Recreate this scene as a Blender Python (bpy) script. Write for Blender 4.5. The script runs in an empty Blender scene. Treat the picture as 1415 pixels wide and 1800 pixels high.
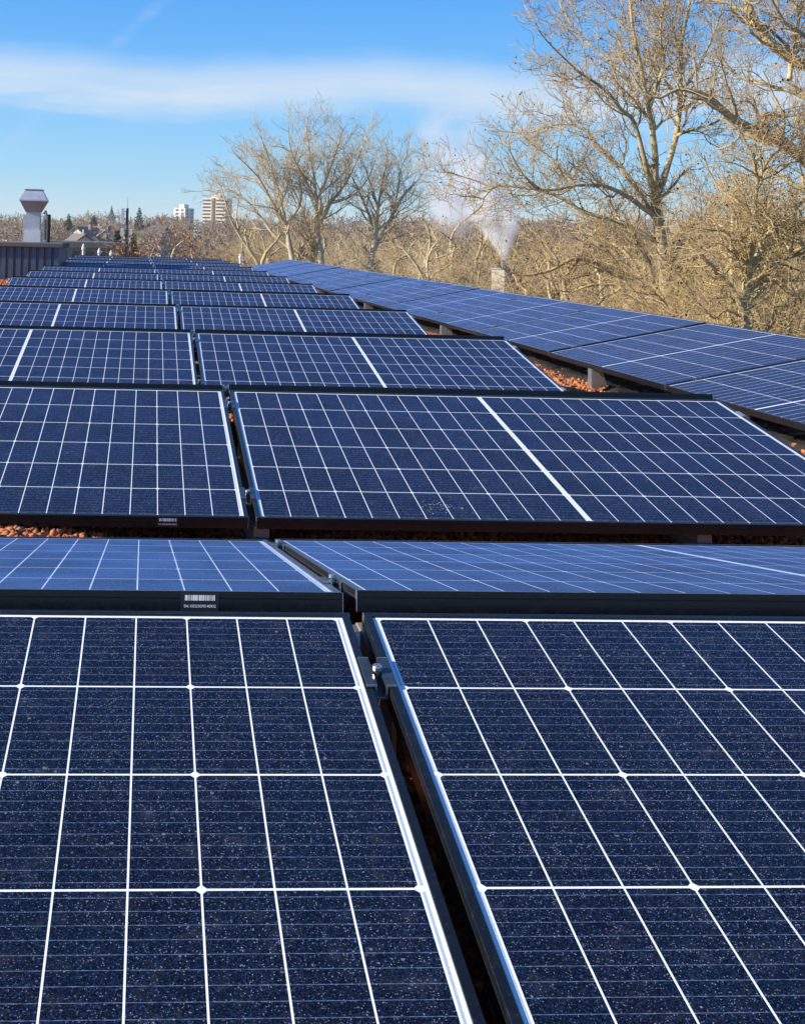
import bpy, math, random
import numpy as np
from math import sin, cos, tan, pi, radians
from mathutils import Matrix, Vector

C = bpy.context.scene.collection
SC = bpy.context.scene
# ------------------------------------------------------------------ camera
TH, THE = 0.16467, 0.1757            # tilt of the rows facing / turned away from the camera
GR, GV, GX, SK = 0.0523, 0.21913, 0.02118, -0.02539
CAM = Vector((-0.31442, -0.64549, 0.71913))
FPX, PPX, PPY = 2128.97, 1415/2-314.256, 900-599.2965
YAW, PITCH, ROLL = 0.06001, 0.0546, 0.02766
_f = Vector((sin(YAW)*cos(PITCH), cos(YAW)*cos(PITCH), sin(PITCH)))
_r = Vector((cos(YAW), -sin(YAW), 0)); _u = _r.cross(_f)
RGT = cos(ROLL)*_r + sin(ROLL)*_u; UPV = -sin(ROLL)*_r + cos(ROLL)*_u; FWD = _f
cd = bpy.data.cameras.new('camera'); cam = bpy.data.objects.new('camera', cd); C.objects.link(cam)
cam.matrix_world = Matrix(((RGT.x, UPV.x, -FWD.x, CAM.x), (RGT.y, UPV.y, -FWD.y, CAM.y), (RGT.z, UPV.z, -FWD.z, CAM.z), (0, 0, 0, 1)))
cd.sensor_fit = 'VERTICAL'; cd.sensor_height = 24; cd.lens = 24*FPX/1800
cd.shift_x = (1415/2-PPX)/1800; cd.shift_y = (PPY-900)/1800
cd.clip_start = 0.02; cd.clip_end = 20000
SC.camera = cam
SC.render.resolution_x, SC.render.resolution_y = 804, 1024

# ------------------------------------------------------------------ light
SUN_EL, SUN_AZ = radians(26), radians(262)      # azimuth clockwise from +Y
to_sun = Vector((sin(SUN_AZ)*cos(SUN_EL), cos(SUN_AZ)*cos(SUN_EL), sin(SUN_EL)))
sl = bpy.data.lights.new('sun', 'SUN'); sl.energy = 5.0; sl.angle = radians(.5); sl.color = (1, .93, .80)
so = bpy.data.objects.new('sun', sl); C.objects.link(so); so.rotation_euler = to_sun.to_track_quat('Z', 'Y').to_euler()

class NT:
    """small helper for writing node trees"""
    def __init__(s, tree): s.t = tree; s.n = tree.nodes; s.l = tree.links
    def new(s, typ, **kw):
        n = s.n.new(typ)
        for k, v in kw.items(): setattr(n, k, v)
        return n
    def put(s, sock, v):
        if hasattr(v, 'is_output'): s.l.new(v, sock)
        elif isinstance(v, (tuple, list)) and len(v) == 3 and sock.type == 'RGBA': sock.default_value = (*v, 1)
        else: sock.default_value = v
    def m(s, op, a, b=0.0, c=0.0, clamp=False):
        n = s.new('ShaderNodeMath', operation=op, use_clamp=clamp)
        for i, v in enumerate((a, b, c)): s.put(n.inputs[i], v)
        return n.outputs[0]
    def vm(s, op, a, b=(0, 0, 0), sc=None):
        n = s.new('ShaderNodeVectorMath', operation=op)
        s.put(n.inputs[0], a); s.put(n.inputs[1], b)
        if sc is not None: s.put(n.inputs['Scale'], sc)
        return n.outputs[0]
    def mix(s, f, a, b, blend='MIX'):
        n = s.new('ShaderNodeMix', data_type='RGBA', blend_type=blend)
        s.put(n.inputs[0], f); s.put(n.inputs[6], a); s.put(n.inputs[7], b)
        return n.outputs[2]
    def step(s, v, a, b, lo=0.0, hi=1.0, smooth=True):
        n = s.new('ShaderNodeMapRange', interpolation_type='SMOOTHSTEP' if smooth else 'LINEAR')
        for i, x in enumerate((v, a, b, lo, hi)): s.put(n.inputs[i], x)
        return n.outputs[0]
    def noise(s, vec, scale, detail=3, rough=.5, col=False):
        n = s.new('ShaderNodeTexNoise'); s.put(n.inputs['Vector'], vec)
        s.put(n.inputs['Scale'], scale); s.put(n.inputs['Detail'], detail); s.put(n.inputs['Roughness'], rough)
        return n.outputs['Color' if col else 'Fac']
    def vor(s, vec, scale, out='Color', feat='F1'):
        n = s.new('ShaderNodeTexVoronoi', feature=feat); s.put(n.inputs['Vector'], vec); s.put(n.inputs['Scale'], scale)
        return n.outputs[out]
    def sep(s, v):
        n = s.new('ShaderNodeSeparateXYZ'); s.put(n.inputs[0], v); return n.outputs
    def comb(s, x, y, z):
        n = s.new('ShaderNodeCombineXYZ')
        for i, v in enumerate((x, y, z)): s.put(n.inputs[i], v)
        return n.outputs[0]
    def coord(s, k='Object'): return s.new('ShaderNodeTexCoord').outputs[k]

W = bpy.data.worlds.new('World'); SC.world = W; W.use_nodes = True
w = NT(W.node_tree); w.n.clear()
sky = w.new('ShaderNodeTexSky', sky_type='NISHITA', sun_disc=False, sun_elevation=SUN_EL, sun_rotation=SUN_AZ,
            altitude=300, air_density=1.0, dust_density=0.4, ozone_density=2.5)
hs = w.new('ShaderNodeHueSaturation'); w.l.new(sky.outputs[0], hs.inputs['Color']); hs.inputs['Saturation'].default_value = 1.1; hs.inputs['Value'].default_value = 1.0
dx, dy, dz = w.sep(w.coord('Generated'))
hl = w.m('SQRT', w.m('ADD', w.m('MULTIPLY', dx, dx), w.m('MULTIPLY', dy, dy)))
el = w.m('DIVIDE', dz, w.m('MAXIMUM', hl, .01)); az = w.m('ARCTAN2', dx, dy)
wv = w.comb(w.m('MULTIPLY', az, 5.0), w.m('MULTIPLY', el, 42.0), 0.0)
big = w.noise(w.comb(w.m('MULTIPLY', az, 6.0), 1.7, 0.0), 1.0, 2)
fine = w.noise(wv, 1.6, 6, .6)
# one long band of cirrus a little above the horizon, thinner veils below and above it
off = w.m('ADD', w.m('SUBTRACT', el, .1215), w.m('ADD', w.m('MULTIPLY', w.m('SUBTRACT', big, .5), .035), w.m('MULTIPLY', w.m('SUBTRACT', fine, .5), .024)))
band = w.m('MULTIPLY', w.step(off, -.030, -.006), w.step(off, .004, .036, 1, 0))
veil = w.m('MULTIPLY', w.step(fine, .5, .8), w.m('MULTIPLY', w.step(el, .0, .05), w.step(el, .25, .13)))
cl = w.m('ADD', w.m('MULTIPLY', band, w.m('ADD', .32, w.m('MULTIPLY', fine, .80))), w.m('MULTIPLY', veil, .06), clamp=True)
# an old contrail crossing the band
ct = w.m('ABSOLUTE', w.m('SUBTRACT', w.m('SUBTRACT', el, .128), w.m('MULTIPLY', w.m('ADD', az, .06), 1.02)))
cl = w.m('MAXIMUM', cl, w.m('MULTIPLY', w.step(ct, .012, .001), w.m('MULTIPLY', w.step(fine, .3, .7), .16)))
rp = w.new('ShaderNodeValToRGB'); w.put(rp.inputs[0], w.step(el, -.02, 1.2, 0, 1, False)); e_ = rp.color_ramp.elements
stops = [(-.02, (.68, .86, .92)), (.012, (.58, .82, .93)), (.05, (.33, .70, 1.02)), (.12, (.165, .56, 1.10)), (.20, (.078, .42, 1.04)), (.5, (.055, .28, .80)), (1.2, (.03, .16, .55))]
while len(e_) < len(stops): e_.new(.5)
for k, (p_, c_) in enumerate(stops): e_[k].position = (p_+.02)/1.22; e_[k].color = (*c_, 1)
blue = w.vm('SCALE', rp.outputs[0], sc=6.9)
skyc = w.mix(.78, hs.outputs[0], blue)
col = w.mix(cl, skyc, (4.9, 5.7, 6.5))
bg = w.new('ShaderNodeBackground'); w.l.new(col, bg.inputs[0]); bg.inputs[1].default_value = 0.092
wo = w.new('ShaderNodeOutputWorld'); w.l.new(bg.outputs[0], wo.inputs[0])

SC.view_settings.view_transform = 'Standard'; SC.view_settings.look = 'None'
SC.view_settings.exposure = 0.62; SC.view_settings.gamma = 1.0
SC.render.engine = 'CYCLES'
SC.cycles.max_bounces = 6; SC.cycles.transparent_max_bounces = 8; SC.cycles.volume_step_rate = 1.0; SC.cycles.volume_bounces = 4
SC.cycles.use_denoising = True

# ------------------------------------------------------------------ materials
def mat(name, color=(.5, .5, .5), rough=.6, metal=0.0, spec=.5):
    m = bpy.data.materials.new(name); m.use_nodes = True
    t = NT(m.node_tree); b = t.n['Principled BSDF']
    t.put(b.inputs['Base Color'], color); b.inputs['Roughness'].default_value = rough
    b.inputs['Metallic'].default_value = metal; b.inputs['Specular IOR Level'].default_value = spec
    return m, t, b
def bump(t, b, h, strength, dist):
    n = t.new('ShaderNodeBump'); n.inputs['Strength'].default_value = strength; n.inputs['Distance'].default_value = dist
    t.put(n.inputs['Height'], h); t.l.new(n.outputs[0], b.inputs['Normal'])
def noisy(name, a, b_, scale, rough=.7, metal=0.0, bmp=0.0, spec=.4, detail=5, bd=.01):
    m, t, b = mat(name, a, rough, metal, spec)
    f = t.noise(t.coord(), scale, detail, .6)
    t.put(b.inputs['Base Color'], t.mix(t.step(f, .3, .7), a, b_))
    if bmp: bump(t, b, f, bmp, bd)
    return m

L_, B_ = 1.762, 1.134
def cell_material():
    m, t, b = mat('solar_cells', (.01, .015, .05), .1)
    co = t.coord('Object'); x, y, z = t.sep(co)
    ax = t.m('ABSOLUTE', t.m('SUBTRACT', x, L_/2)); ay = t.m('ABSOLUTE', t.m('SUBTRACT', y, B_/2))
    MID, PX, GXC, PY, GYC = .0078, .0712, .0021, .184, .0030
    u = t.m('SUBTRACT', ax, MID); v = t.m('ADD', ay, GYC/2)
    fu = t.m('FLOORED_MODULO', u, PX); fv = t.m('FLOORED_MODULO', v, PY)
    gap = t.m('MAXIMUM', t.m('GREATER_THAN', fu, PX-GXC), t.m('LESS_THAN', fv, GYC))
    edge = t.m('MAXIMUM', t.m('LESS_THAN', u, 0.0), t.m('MAXIMUM', t.m('GREATER_THAN', u, 12*PX-GXC), t.m('GREATER_THAN', v, 3*PY)))
    # clipped wafer corners: a small white diamond at every third column
    q = t.m('FLOORED_MODULO', t.m('ADD', u, PX*1.5+GXC/2), PX*3)
    du = t.m('ABSOLUTE', t.m('SUBTRACT', q, PX*1.5))
    dv = t.m('ABSOLUTE', t.m('SUBTRACT', t.m('FLOORED_MODULO', t.m('ADD', v, PY/2-GYC/2), PY), PY/2))
    dia = t.m('LESS_THAN', t.m('ADD', du, dv), .0068)
    white = t.m('MAXIMUM', t.m('MAXIMUM', gap, edge), dia)
    # ribbon running up the middle bar
    rib = t.m('LESS_THAN', ax, .0014)
    # silver collector ribbon inside the short borders
    bu = t.m('SUBTRACT', u, 12*PX-GXC)
    coll = t.m('MULTIPLY', t.m('MULTIPLY', t.m('GREATER_THAN', bu, .0024), t.m('LESS_THAN', bu, .0056)), t.m('GREATER_THAN', fv, GYC+.003))
    # bus bars: ten thin silver ribbons per cell along the panel
    bb = t.m('ABSOLUTE', t.m('SUBTRACT', t.m('FLOORED_MODULO', t.m('SUBTRACT', fv, GYC), .01808), .00904))
    patch = t.noise(t.comb(t.m('MULTIPLY', x, 120.0), t.m('MULTIPLY', y, 500.0), 0.0), 1.0, 2)
    bus = t.m('MULTIPLY', t.m('LESS_THAN', bb, .00042), t.step(patch, .36, .62, .22, .7))
    cell_id = t.comb(t.m('FLOOR', t.m('DIVIDE', t.m('SUBTRACT', x, L_/2), PX)), t.m('FLOOR', t.m('DIVIDE', t.m('SUBTRACT', y, B_/2), PY)), 0.0)
    wn = t.new('ShaderNodeTexWhiteNoise'); wn.noise_dimensions = '4D'
    t.l.new(cell_id, wn.inputs['Vector']); oi = t.new('ShaderNodeObjectInfo'); t.l.new(oi.outputs['Random'], wn.inputs['W'])
    base = t.mix(wn.outputs['Value'], (.0018, .0036, .0095), (.0034, .0036, .0098))
    base = t.mix(t.step(t.noise(co, 7.0, 2), .35, .7), base, (.0016, .0048, .0115))
    base = t.mix(bus, base, (.20, .27, .42))
    base = t.mix(white, base, (.86, .88, .90))
    base = t.mix(coll, base, (.42, .50, .58))
    base = t.mix(t.m('MULTIPLY', rib, t.m('LESS_THAN', u, 0.0)), base, (.55, .58, .62))
    # patterned glass: every grain of it tilts its own way, a few steeply, so that some catch the sun
    n1 = t.vm('SUBTRACT', t.vor(co, 640.0), (.5, .5, .5)); n2 = t.vor(co, 620.0)
    r2 = t.sep(n2)[2]
    amp = t.step(r2, .55, 1.0, .10, .72, smooth=False)
    geo = t.new('ShaderNodeNewGeometry')
    nrm = t.vm('NORMALIZE', t.vm('ADD', geo.outputs['Normal'], t.vm('SCALE', n1, sc=amp)))
    soft = t.vm('NORMALIZE', t.vm('ADD', geo.outputs['Normal'], t.vm('SCALE', n1, sc=.10)))
    dust = t.m('MULTIPLY', t.step(t.noise(co, 26.0, 6, .65), .50, .80), .035)
    dust = t.m('ADD', dust, t.m('MULTIPLY', t.step(y, .030, .010, 0, .22), t.step(t.noise(co, 40.0, 4), .35, .7, .3, 1.0)))
    speck = t.m('MULTIPLY', t.m('GREATER_THAN', t.sep(t.vor(co, 75.0))[0], .93), t.m('LESS_THAN', t.vor(co, 75.0, 'Distance'), .16))
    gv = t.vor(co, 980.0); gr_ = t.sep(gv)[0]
    sparkle = t.m('MULTIPLY', t.m('ADD', t.m('MULTIPLY', t.m('POWER', gr_, 8.0), .10), t.step(gr_, .957, .99, 0, .42)), t.step(t.noise(co, 9.0, 3), .3, .75, .55, 1.0))  # pale specks in the cell colour imitate sun sparkle on the glass
    base = t.mix(sparkle, base, t.mix(.22, (.48, .62, .84), gv))
    base = t.mix(t.m('ADD', dust, t.m('MULTIPLY', speck, .22), clamp=True), base, (.62, .60, .58))
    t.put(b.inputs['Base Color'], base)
    b.inputs['Roughness'].default_value = .34; b.inputs['IOR'].default_value = 1.5
    b.inputs['Specular IOR Level'].default_value = .0
    t.l.new(soft, b.inputs['Normal'])
    # grains as a thin glossy share on top
    g = t.new('ShaderNodeBsdfGlossy'); g.inputs['Roughness'].default_value = .30
    t.put(g.inputs['Color'], t.mix(.55, (1, 1, 1), n2)); t.l.new(nrm, g.inputs['Normal'])
    ms = t.new('ShaderNodeMixShader'); t.put(ms.inputs[0], t.m('MULTIPLY', t.step(r2, .5, 1.0, .02, .16), t.m('SUBTRACT', 1.0, white)))
    out = t.n['Material Output']
    fr = t.new('ShaderNodeFresnel'); fr.inputs['IOR'].default_value = 1.42
    hz = t.new('ShaderNodeBsdfGlossy'); hz.distribution = 'MULTI_GGX'; hz.inputs['Roughness'].default_value = .46; hz.inputs['Color'].default_value = (.33, .56, .98, 1); t.l.new(soft, hz.inputs['Normal'])
    m2 = t.new('ShaderNodeMixShader'); t.put(m2.inputs[0], t.m('MULTIPLY', t.m('SUBTRACT', fr.outputs[0], .034), t.m('MULTIPLY', t.step(t.noise(co, 5.0, 3), .3, .7, .55, .85), t.m('ADD', .9, t.m('MULTIPLY', oi.outputs['Random'], .16))), clamp=True)); t.l.new(b.outputs[0], m2.inputs[1]); t.l.new(hz.outputs[0], m2.inputs[2])
    t.l.new(m2.outputs[0], ms.inputs[1]); t.l.new(g.outputs[0], ms.inputs[2]); t.l.new(ms.outputs[0], out.inputs[0])
    return m

def frame_material():
    m, t, b = mat('black_anodised', (.012, .013, .016), .32, 0.0, .3)
    co = t.coord(); f = t.noise(co, 60, 5, .7); sp = t.vor(co, 190.0, 'Distance')
    rnd = t.sep(t.vor(co, 190.0))[1]
    dust = t.m('ADD', t.step(f, .45, .85, 0, .018), t.m('MULTIPLY', t.m('MULTIPLY', t.m('LESS_THAN', sp, .3), t.m('GREATER_THAN', rnd, .6)), .022))
    t.put(b.inputs['Base Color'], t.mix(dust, (.0065, .007, .009), (.5, .47, .44)))
    t.put(b.inputs['Roughness'], t.step(f, .3, .7, .26, .45))
    fr = t.new('ShaderNodeFresnel'); fr.inputs['IOR'].default_value = 1.5
    g = t.new('ShaderNodeBsdfGlossy'); g.inputs['Roughness'].default_value = .28; g.inputs['Color'].default_value = (.85, .9, 1, 1)
    ms = t.new('ShaderNodeMixShader'); t.put(ms.inputs[0], t.m('MULTIPLY', t.m('POWER', fr.outputs[0], 1.9), .9)); t.l.new(b.outputs[0], ms.inputs[1]); t.l.new(g.outputs[0], ms.inputs[2])
    t.l.new(ms.outputs[0], t.n['Material Output'].inputs[0])
    return m

M = {}
M['cells'] = cell_material(); M['frame'] = frame_material()
M['backsheet'] = mat('white_backsheet', (.5, .5, .52), .5)[0]
M['alu'] = noisy('bare_aluminium', (.62, .63, .64), (.50, .50, .51), 40, .34, .85)
M['clamp'] = noisy('clamp_black', (.018, .022, .030), (.035, .04, .05), 90, .32, 0, 0, .6)
M['steel'] = noisy('stainless_bolt', (.62, .62, .63), (.48, .48, .5), 120, .22, .9)
M['post'] = noisy('post_aluminium', (.36, .31, .28), (.27, .22, .19), 14, .5, .25)
M['label'] = mat('label_black', (.012, .012, .014), .45)[0]
M['print'] = mat('label_print', (.90, .91, .92), .5)[0]
def gravel_material(name, dark):
    m, t, b = mat(name, (.4, .12, .04), .9, 0, .15)
    co = t.coord(); oi = t.sep(t.vor(co, 85.0)); d = t.vor(co, 85.0, 'Distance')
    c = t.mix(oi[0], (.44, .135, .050), (.56, .22, .095)); c = t.mix(t.step(oi[1], .66, .92), c, (.20, .070, .042)); c = t.mix(t.m('GREATER_THAN', oi[2], .93), c, (.30, .24, .19))
    if dark: bump(t, b, t.m('SUBTRACT', 1.0, d), 1.0, .012)
    else: bump(t, b, t.noise(co, 300, 3, .7), .5, .002)
    t.put(b.inputs['Base Color'], c)
    return m
M['gravel'] = gravel_material('lava_gravel', True); M['pebble'] = gravel_material('lava_pebbles', False)

# ------------------------------------------------------------------ building blocks
class MB:
    def __init__(s): s.v = []; s.f = []; s.mi = []
    def add(s, vs, fs, mi=0):
        o = len(s.v); s.v += [tuple(p) for p in vs]; s.f += [tuple(i+o for i in f) for f in fs]; s.mi += [mi]*len(fs); return s
    def box(s, x0, x1, y0, y1, z0, z1, mi=0, bev=0.0):
        if bev:
            b = bev; vs = []
            for (z, i) in ((z0, b), (z0+b, 0), (z1-b, 0), (z1, b)):
                vs += [(x0+i+b*(i == 0)*0, y0+i, z), (x1-i, y0+i, z), (x1-i, y1-i, z), (x0+i, y1-i, z)]
            fs = [(3, 2, 1, 0), (12, 13, 14, 15)]
            for k in range(3):
                for j in range(4): a = k*4; fs.append((a+j, a+(j+1) % 4, a+4+(j+1) % 4, a+4+j))
            return s.add(vs, fs, mi)
        vs = [(x0, y0, z0), (x1, y0, z0), (x1, y1, z0), (x0, y1, z0), (x0, y0, z1), (x1, y0, z1), (x1, y1, z1), (x0, y1, z1)]
        return s.add(vs, [(3, 2, 1, 0), (4, 5, 6, 7), (0, 1, 5, 4), (1, 2, 6, 5), (2, 3, 7, 6), (3, 0, 4, 7)], mi)
    def lathe(s, prof, n=20, cx=0, cy=0, mi=0, sq=None):
        """prof: (radius, z) list; capped"""
        vs = []; k = len(prof)
        for r, z in prof:
            for j in range(n):
                a = 2*pi*(j+.5)/n; vs.append((cx+r*cos(a), cy+r*sin(a), z))
        fs = [tuple(range(n-1, -1, -1)), tuple((k-1)*n+j for j in range(n))]
        for i in range(k-1):
            for j in range(n): fs.append((i*n+j, i*n+(j+1) % n, (i+1)*n+(j+1) % n, (i+1)*n+j))
        return s.add(vs, fs, mi)
    def rect_loft(s, prof, mi=0):
        """prof: (x0,x1,y0,y1,z) rings, capped"""
        vs = []; k = len(prof)
        for x0, x1, y0, y1, z in prof: vs += [(x0, y0, z), (x1, y0, z), (x1, y1, z), (x0, y1, z)]
        fs = [(3, 2, 1, 0), tuple((k-1)*4+j for j in range(4))]
        for i in range(k-1):
            for j in range(4): fs.append((i*4+j, i*4+(j+1) % 4, (i+1)*4+(j+1) % 4, (i+1)*4+j))
        return s.add(vs, fs, mi)
    def tube(s, pts, r, n=8, mi=0):
        sg = Segs(); 
        for a, b in zip(pts[:-1], pts[1:]): sg.seg(a, b, r, r)
        v, f = sg.arrays(n); return s.add([tuple(p) for p in v], [tuple(q) for q in f], mi)
    def mesh(s, name, mats):
        me = bpy.data.meshes.new(name); me.from_pydata(s.v, [], s.f)
        for m_ in (mats if isinstance(mats, (list, tuple)) else [mats]): me.materials.append(m_)
        me.polygons.foreach_set('material_index', s.mi); me.update(); return me
    def obj(s, name, mats, parent=None): return link(name, s.mesh(name, mats), parent)

def link(name, me, parent=None, mtx=None):
    o = bpy.data.objects.new(name, me); C.objects.link(o)
    if parent is not None: o.parent = parent
    if mtx is not None: o.matrix_world = mtx
    return o
def tag(o, label=None, cat=None, group=None, kind=None):
    if label: o['label'] = label
    if cat: o['category'] = cat
    if group: o['group'] = group
    if kind: o['kind'] = kind
    return o
def thing(name, label, cat, loc=(0, 0, 0), rz=0, group=None):
    o = bpy.data.objects.new(name, None); C.objects.link(o); o.empty_display_size = .2
    o.location = loc; o.rotation_euler = (0, 0, rz); return tag(o, label, cat, group)
def at(px, py, Y):
    """the point at depth Y (metres in front, along +Y) seen at pixel px,py of the 1415x1800 photograph"""
    d = FWD + RGT*((px-PPX)/FPX) + UPV*((PPY-py)/FPX)
    return CAM + d*((Y-CAM.y)/d.y)

class Segs:
    def __init__(s): s.p0 = []; s.p1 = []; s.r0 = []; s.r1 = []
    def seg(s, a, b, ra, rb): s.p0.append(tuple(a)); s.p1.append(tuple(b)); s.r0.append(ra); s.r1.append(rb)
    def arrays(s, n=4):
        p0 = np.array(s.p0, float); p1 = np.array(s.p1, float); r0 = np.array(s.r0)[:, None, None]; r1 = np.array(s.r1)[:, None, None]
        d = p1-p0; ln = np.linalg.norm(d, axis=1, keepdims=True); d = d/np.maximum(ln, 1e-9)
        ref = np.where(np.abs(d[:, 2:3]) > .9, np.array([[1., 0, 0]]), np.array([[0, 0, 1.]]))
        a = np.cross(d, ref); a /= np.maximum(np.linalg.norm(a, axis=1, keepdims=True), 1e-9); b = np.cross(d, a)
        th = np.arange(n)*2*pi/n
        ring = a[:, None, :]*np.cos(th)[None, :, None]+b[:, None, :]*np.sin(th)[None, :, None]
        e = (d*np.minimum(ln*.12, .5*np.array(s.r0)[:, None]))[:, None, :]
        v = np.concatenate([p0[:, None, :]+ring*r0-e, p1[:, None, :]+ring*r1+e], axis=1)
        base = np.arange(len(p0))[:, None, None]*2*n
        j = np.arange(n); q = np.stack([j, (j+1) % n, n+(j+1) % n, n+j], axis=1)[::-1]
        f = (base+q[None]).reshape(-1, 4)
        return v.reshape(-1, 3), f[:, ::-1]
    def mesh(s, name, m_, n=4, extra=None):
        v, f = s.arrays(n); return np_mesh(name, v, f, m_, extra)
def np_mesh(name, v, f, mats, mi=None, smooth=False):
    me = bpy.data.meshes.new(name); k = f.shape[1]
    me.vertices.add(len(v)); me.vertices.foreach_set('co', np.ascontiguousarray(v, dtype=np.float32).ravel())
    me.loops.add(len(f)*k); me.loops.foreach_set('vertex_index', np.ascontiguousarray(f, dtype=np.int32).ravel())
    me.polygons.add(len(f)); me.polygons.foreach_set('loop_start', np.arange(len(f), dtype=np.int32)*k)
    if mi is not None: me.polygons.foreach_set('material_index', np.asarray(mi, dtype=np.int32))
    if smooth: me.polygons.foreach_set('use_smooth', np.ones(len(f), dtype=bool))
    for m_ in (mats if isinstance(mats, (list, tuple)) else [mats]): me.materials.append(m_)
    me.update(calc_edges=True); return me

# ------------------------------------------------------------------ terrain
random.seed(4); RNG = np.random.default_rng(4)
GROUND = -10.6
def ground_z(x, y):
    r = np.hypot(x, y)
    t = np.clip((r-170)/430, 0, 1); t = t*t*(3-2*t)
    far = np.clip((r-900)/600, 0, 1)
    wob = 2.2*np.sin(x*.009+1.1)*np.cos(y*.006)+1.3*np.sin(x*.021+y*.013)
    right = np.clip((x+40)/260, 0, 1)
    left = np.clip((-x-35)/90, 0, 1)
    return GROUND + t*(9.4+wob*1.0+6.0*right-2.2*left) - far*26
def polar_grid(r0, r1, nr, na, zf, a0=0, a1=2*pi):
    rr = r0*(r1/r0)**(np.arange(nr)/(nr-1)); aa = np.linspace(a0, a1, na)
    R, A = np.meshgrid(rr, aa, indexing='ij'); X = R*np.sin(A); Y = R*np.cos(A)
    v = np.stack([X, Y, zf(X, Y)], -1).reshape(-1, 3)
    i, j = np.meshgrid(np.arange(nr-1), np.arange(na-1), indexing='ij'); b = (i*na+j).ravel()
    f = np.stack([b, b+1, b+na+1, b+na], 1); return v, f[:, ::-1]
M['ground'] = noisy('leaf_litter_ground', (.105, .075, .045), (.17, .135, .075), .35, .95, 0, .4, .1, 8, .1)
v, f = polar_grid(2.0, 1500, 80, 181, ground_z)
v = np.vstack([v, [[0, 0, GROUND]]])
tag(link('ground', np_mesh('ground', v, f, M['ground'], smooth=True)), 'brown leaf covered ground falling and rising round the building', None, None, 'structure')
M['farhill'] = noisy('far_blue_hill', (.045, .075, .10), (.06, .09, .115), .004, 1, 0, 0, 0)  # bluish tint puts distance haze into the hill's colour
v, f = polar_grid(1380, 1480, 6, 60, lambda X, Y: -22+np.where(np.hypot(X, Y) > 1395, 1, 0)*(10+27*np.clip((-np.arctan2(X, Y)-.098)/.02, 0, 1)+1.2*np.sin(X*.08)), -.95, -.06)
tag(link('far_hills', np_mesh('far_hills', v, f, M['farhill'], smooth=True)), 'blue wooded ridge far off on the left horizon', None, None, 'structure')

# ------------------------------------------------------------------ the roof we stand on
M['render'] = noisy('pale_render', (.50, .47, .42), (.42, .40, .36), 2, .85)
M['membrane'] = noisy('roof_membrane', (.16, .15, .14), (.10, .095, .09), 1.5, .9)
M['sheet'] = noisy('zinc_capping', (.30, .31, .32), (.22, .23, .24), 6, .45, .5)
GRZ = -.105
RX0, RX1, RY0, RY1 = -8.6, 4.6, -6.0, 31.6
bld = thing('flat_roof_building', 'long building under the solar array with a gravel covered flat roof', 'building', (0, 0, GROUND))
MB().box(RX0, RX1, RY0, RY1, 0, GRZ-.12-GROUND).obj('wall', M['render'], bld)
MB().box(RX0+.25, RX1-.25, RY0+.25, RY1-.25, GRZ-.117-GROUND, GRZ-.05-GROUND).obj('roof', M['membrane'], bld)
pp = MB()
for (a, b, c, d) in ((RX0-.04, RX0+.22, RY0-.04, RY1+.04), (RX1-.22, RX1+.04, RY0-.04, RY1+.04)): pp.box(a, b, c, d, GRZ-.115-GROUND, GRZ+.035-GROUND, 0, .006)
for (a, b) in ((RY0-.04, RY0+.22), (RY1-.22, RY1+.04)): pp.box(RX0+.225, RX1-.225, a, b, GRZ-.115-GROUND, GRZ+.030-GROUND, 0, .006)
pp.obj('parapet', M['sheet'], bld)

PITCHY = B_*cos(TH)+B_*cos(THE)+GR+GV
def gravel_z(x, y):
    z = GRZ+.010*np.sin(x*3.1+y*2.3)+.008*np.sin(x*7.3-y*5.1)
    # raked a little higher on the left of the middle gap in front of the first valley, lower beside the strip
    z = z+.066/(1+np.exp((x+.36)*12))*np.exp(-((y-2.47)/.17)**4)
    return z-.045*np.clip((x-1.6)/.5, 0, 1)
nx, ny = 130, 360
X, Y = np.meshgrid(np.linspace(RX0+.23, RX1-.23, nx), np.linspace(RY0+.23, RY1-.23, ny), indexing='ij')
v = np.stack([X, Y, gravel_z(X, Y)], -1).reshape(-1, 3)
i, j = np.meshgrid(np.arange(nx-1), np.arange(ny-1), indexing='ij'); b0 = (i*ny+j).ravel()
f = np.stack([b0, b0+ny, b0+ny+1, b0+1], 1)
tag(link('roof_gravel', np_mesh('roof_gravel', v, f, M['gravel'], smooth=True)), 'orange red lava gravel bed spread under the solar panels', None, None, 'stuff')
# loose stones lying on the bed where one can look down on it
ico_v = np.array([(0, 1, 1.618), (0, -1, 1.618), (0, 1, -1.618), (0, -1, -1.618), (1, 1.618, 0), (-1, 1.618, 0), (1, -1.618, 0), (-1, -1.618, 0), (1.618, 0, 1), (-1.618, 0, 1), (1.618, 0, -1), (-1.618, 0, -1)])/1.9
ico_f = np.array([(0, 1, 8), (0, 8, 4), (0, 4, 5), (0, 5, 9), (0, 9, 1), (1, 6, 8), (8, 6, 10), (8, 10, 4), (4, 10, 2), (4, 2, 5), (5, 2, 11), (5, 11, 9), (9, 11, 7), (9, 7, 1), (1, 7, 6), (3, 6, 7), (3, 7, 11), (3, 11, 2), (3, 2, 10), (3, 10, 6)])
def stones(zones):
    VV = []; FF = []; o = 0
    for (x0, x1, y0, y1, n, s0, s1) in zones:
        x = RNG.uniform(x0, x1, n); y = RNG.uniform(y0, y1, n); s = RNG.uniform(s0, s1, n)
        k = ico_v[None]*(1+RNG.normal(0, .22, (n, 12, 1)))*s[:, None, None]*RNG.uniform(.65, 1.2, (n, 1, 3))
        z = gravel_z(x, y)+s*RNG.uniform(-.1, .7, n)
        k = k+np.stack([x, y, z], 1)[:, None, :]
        VV.append(k.reshape(-1, 3)); FF.append((ico_f[None]+12*np.arange(n)[:, None, None]+o).reshape(-1, 3)); o += 12*n
    return np.vstack(VV), np.vstack(FF)
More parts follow.
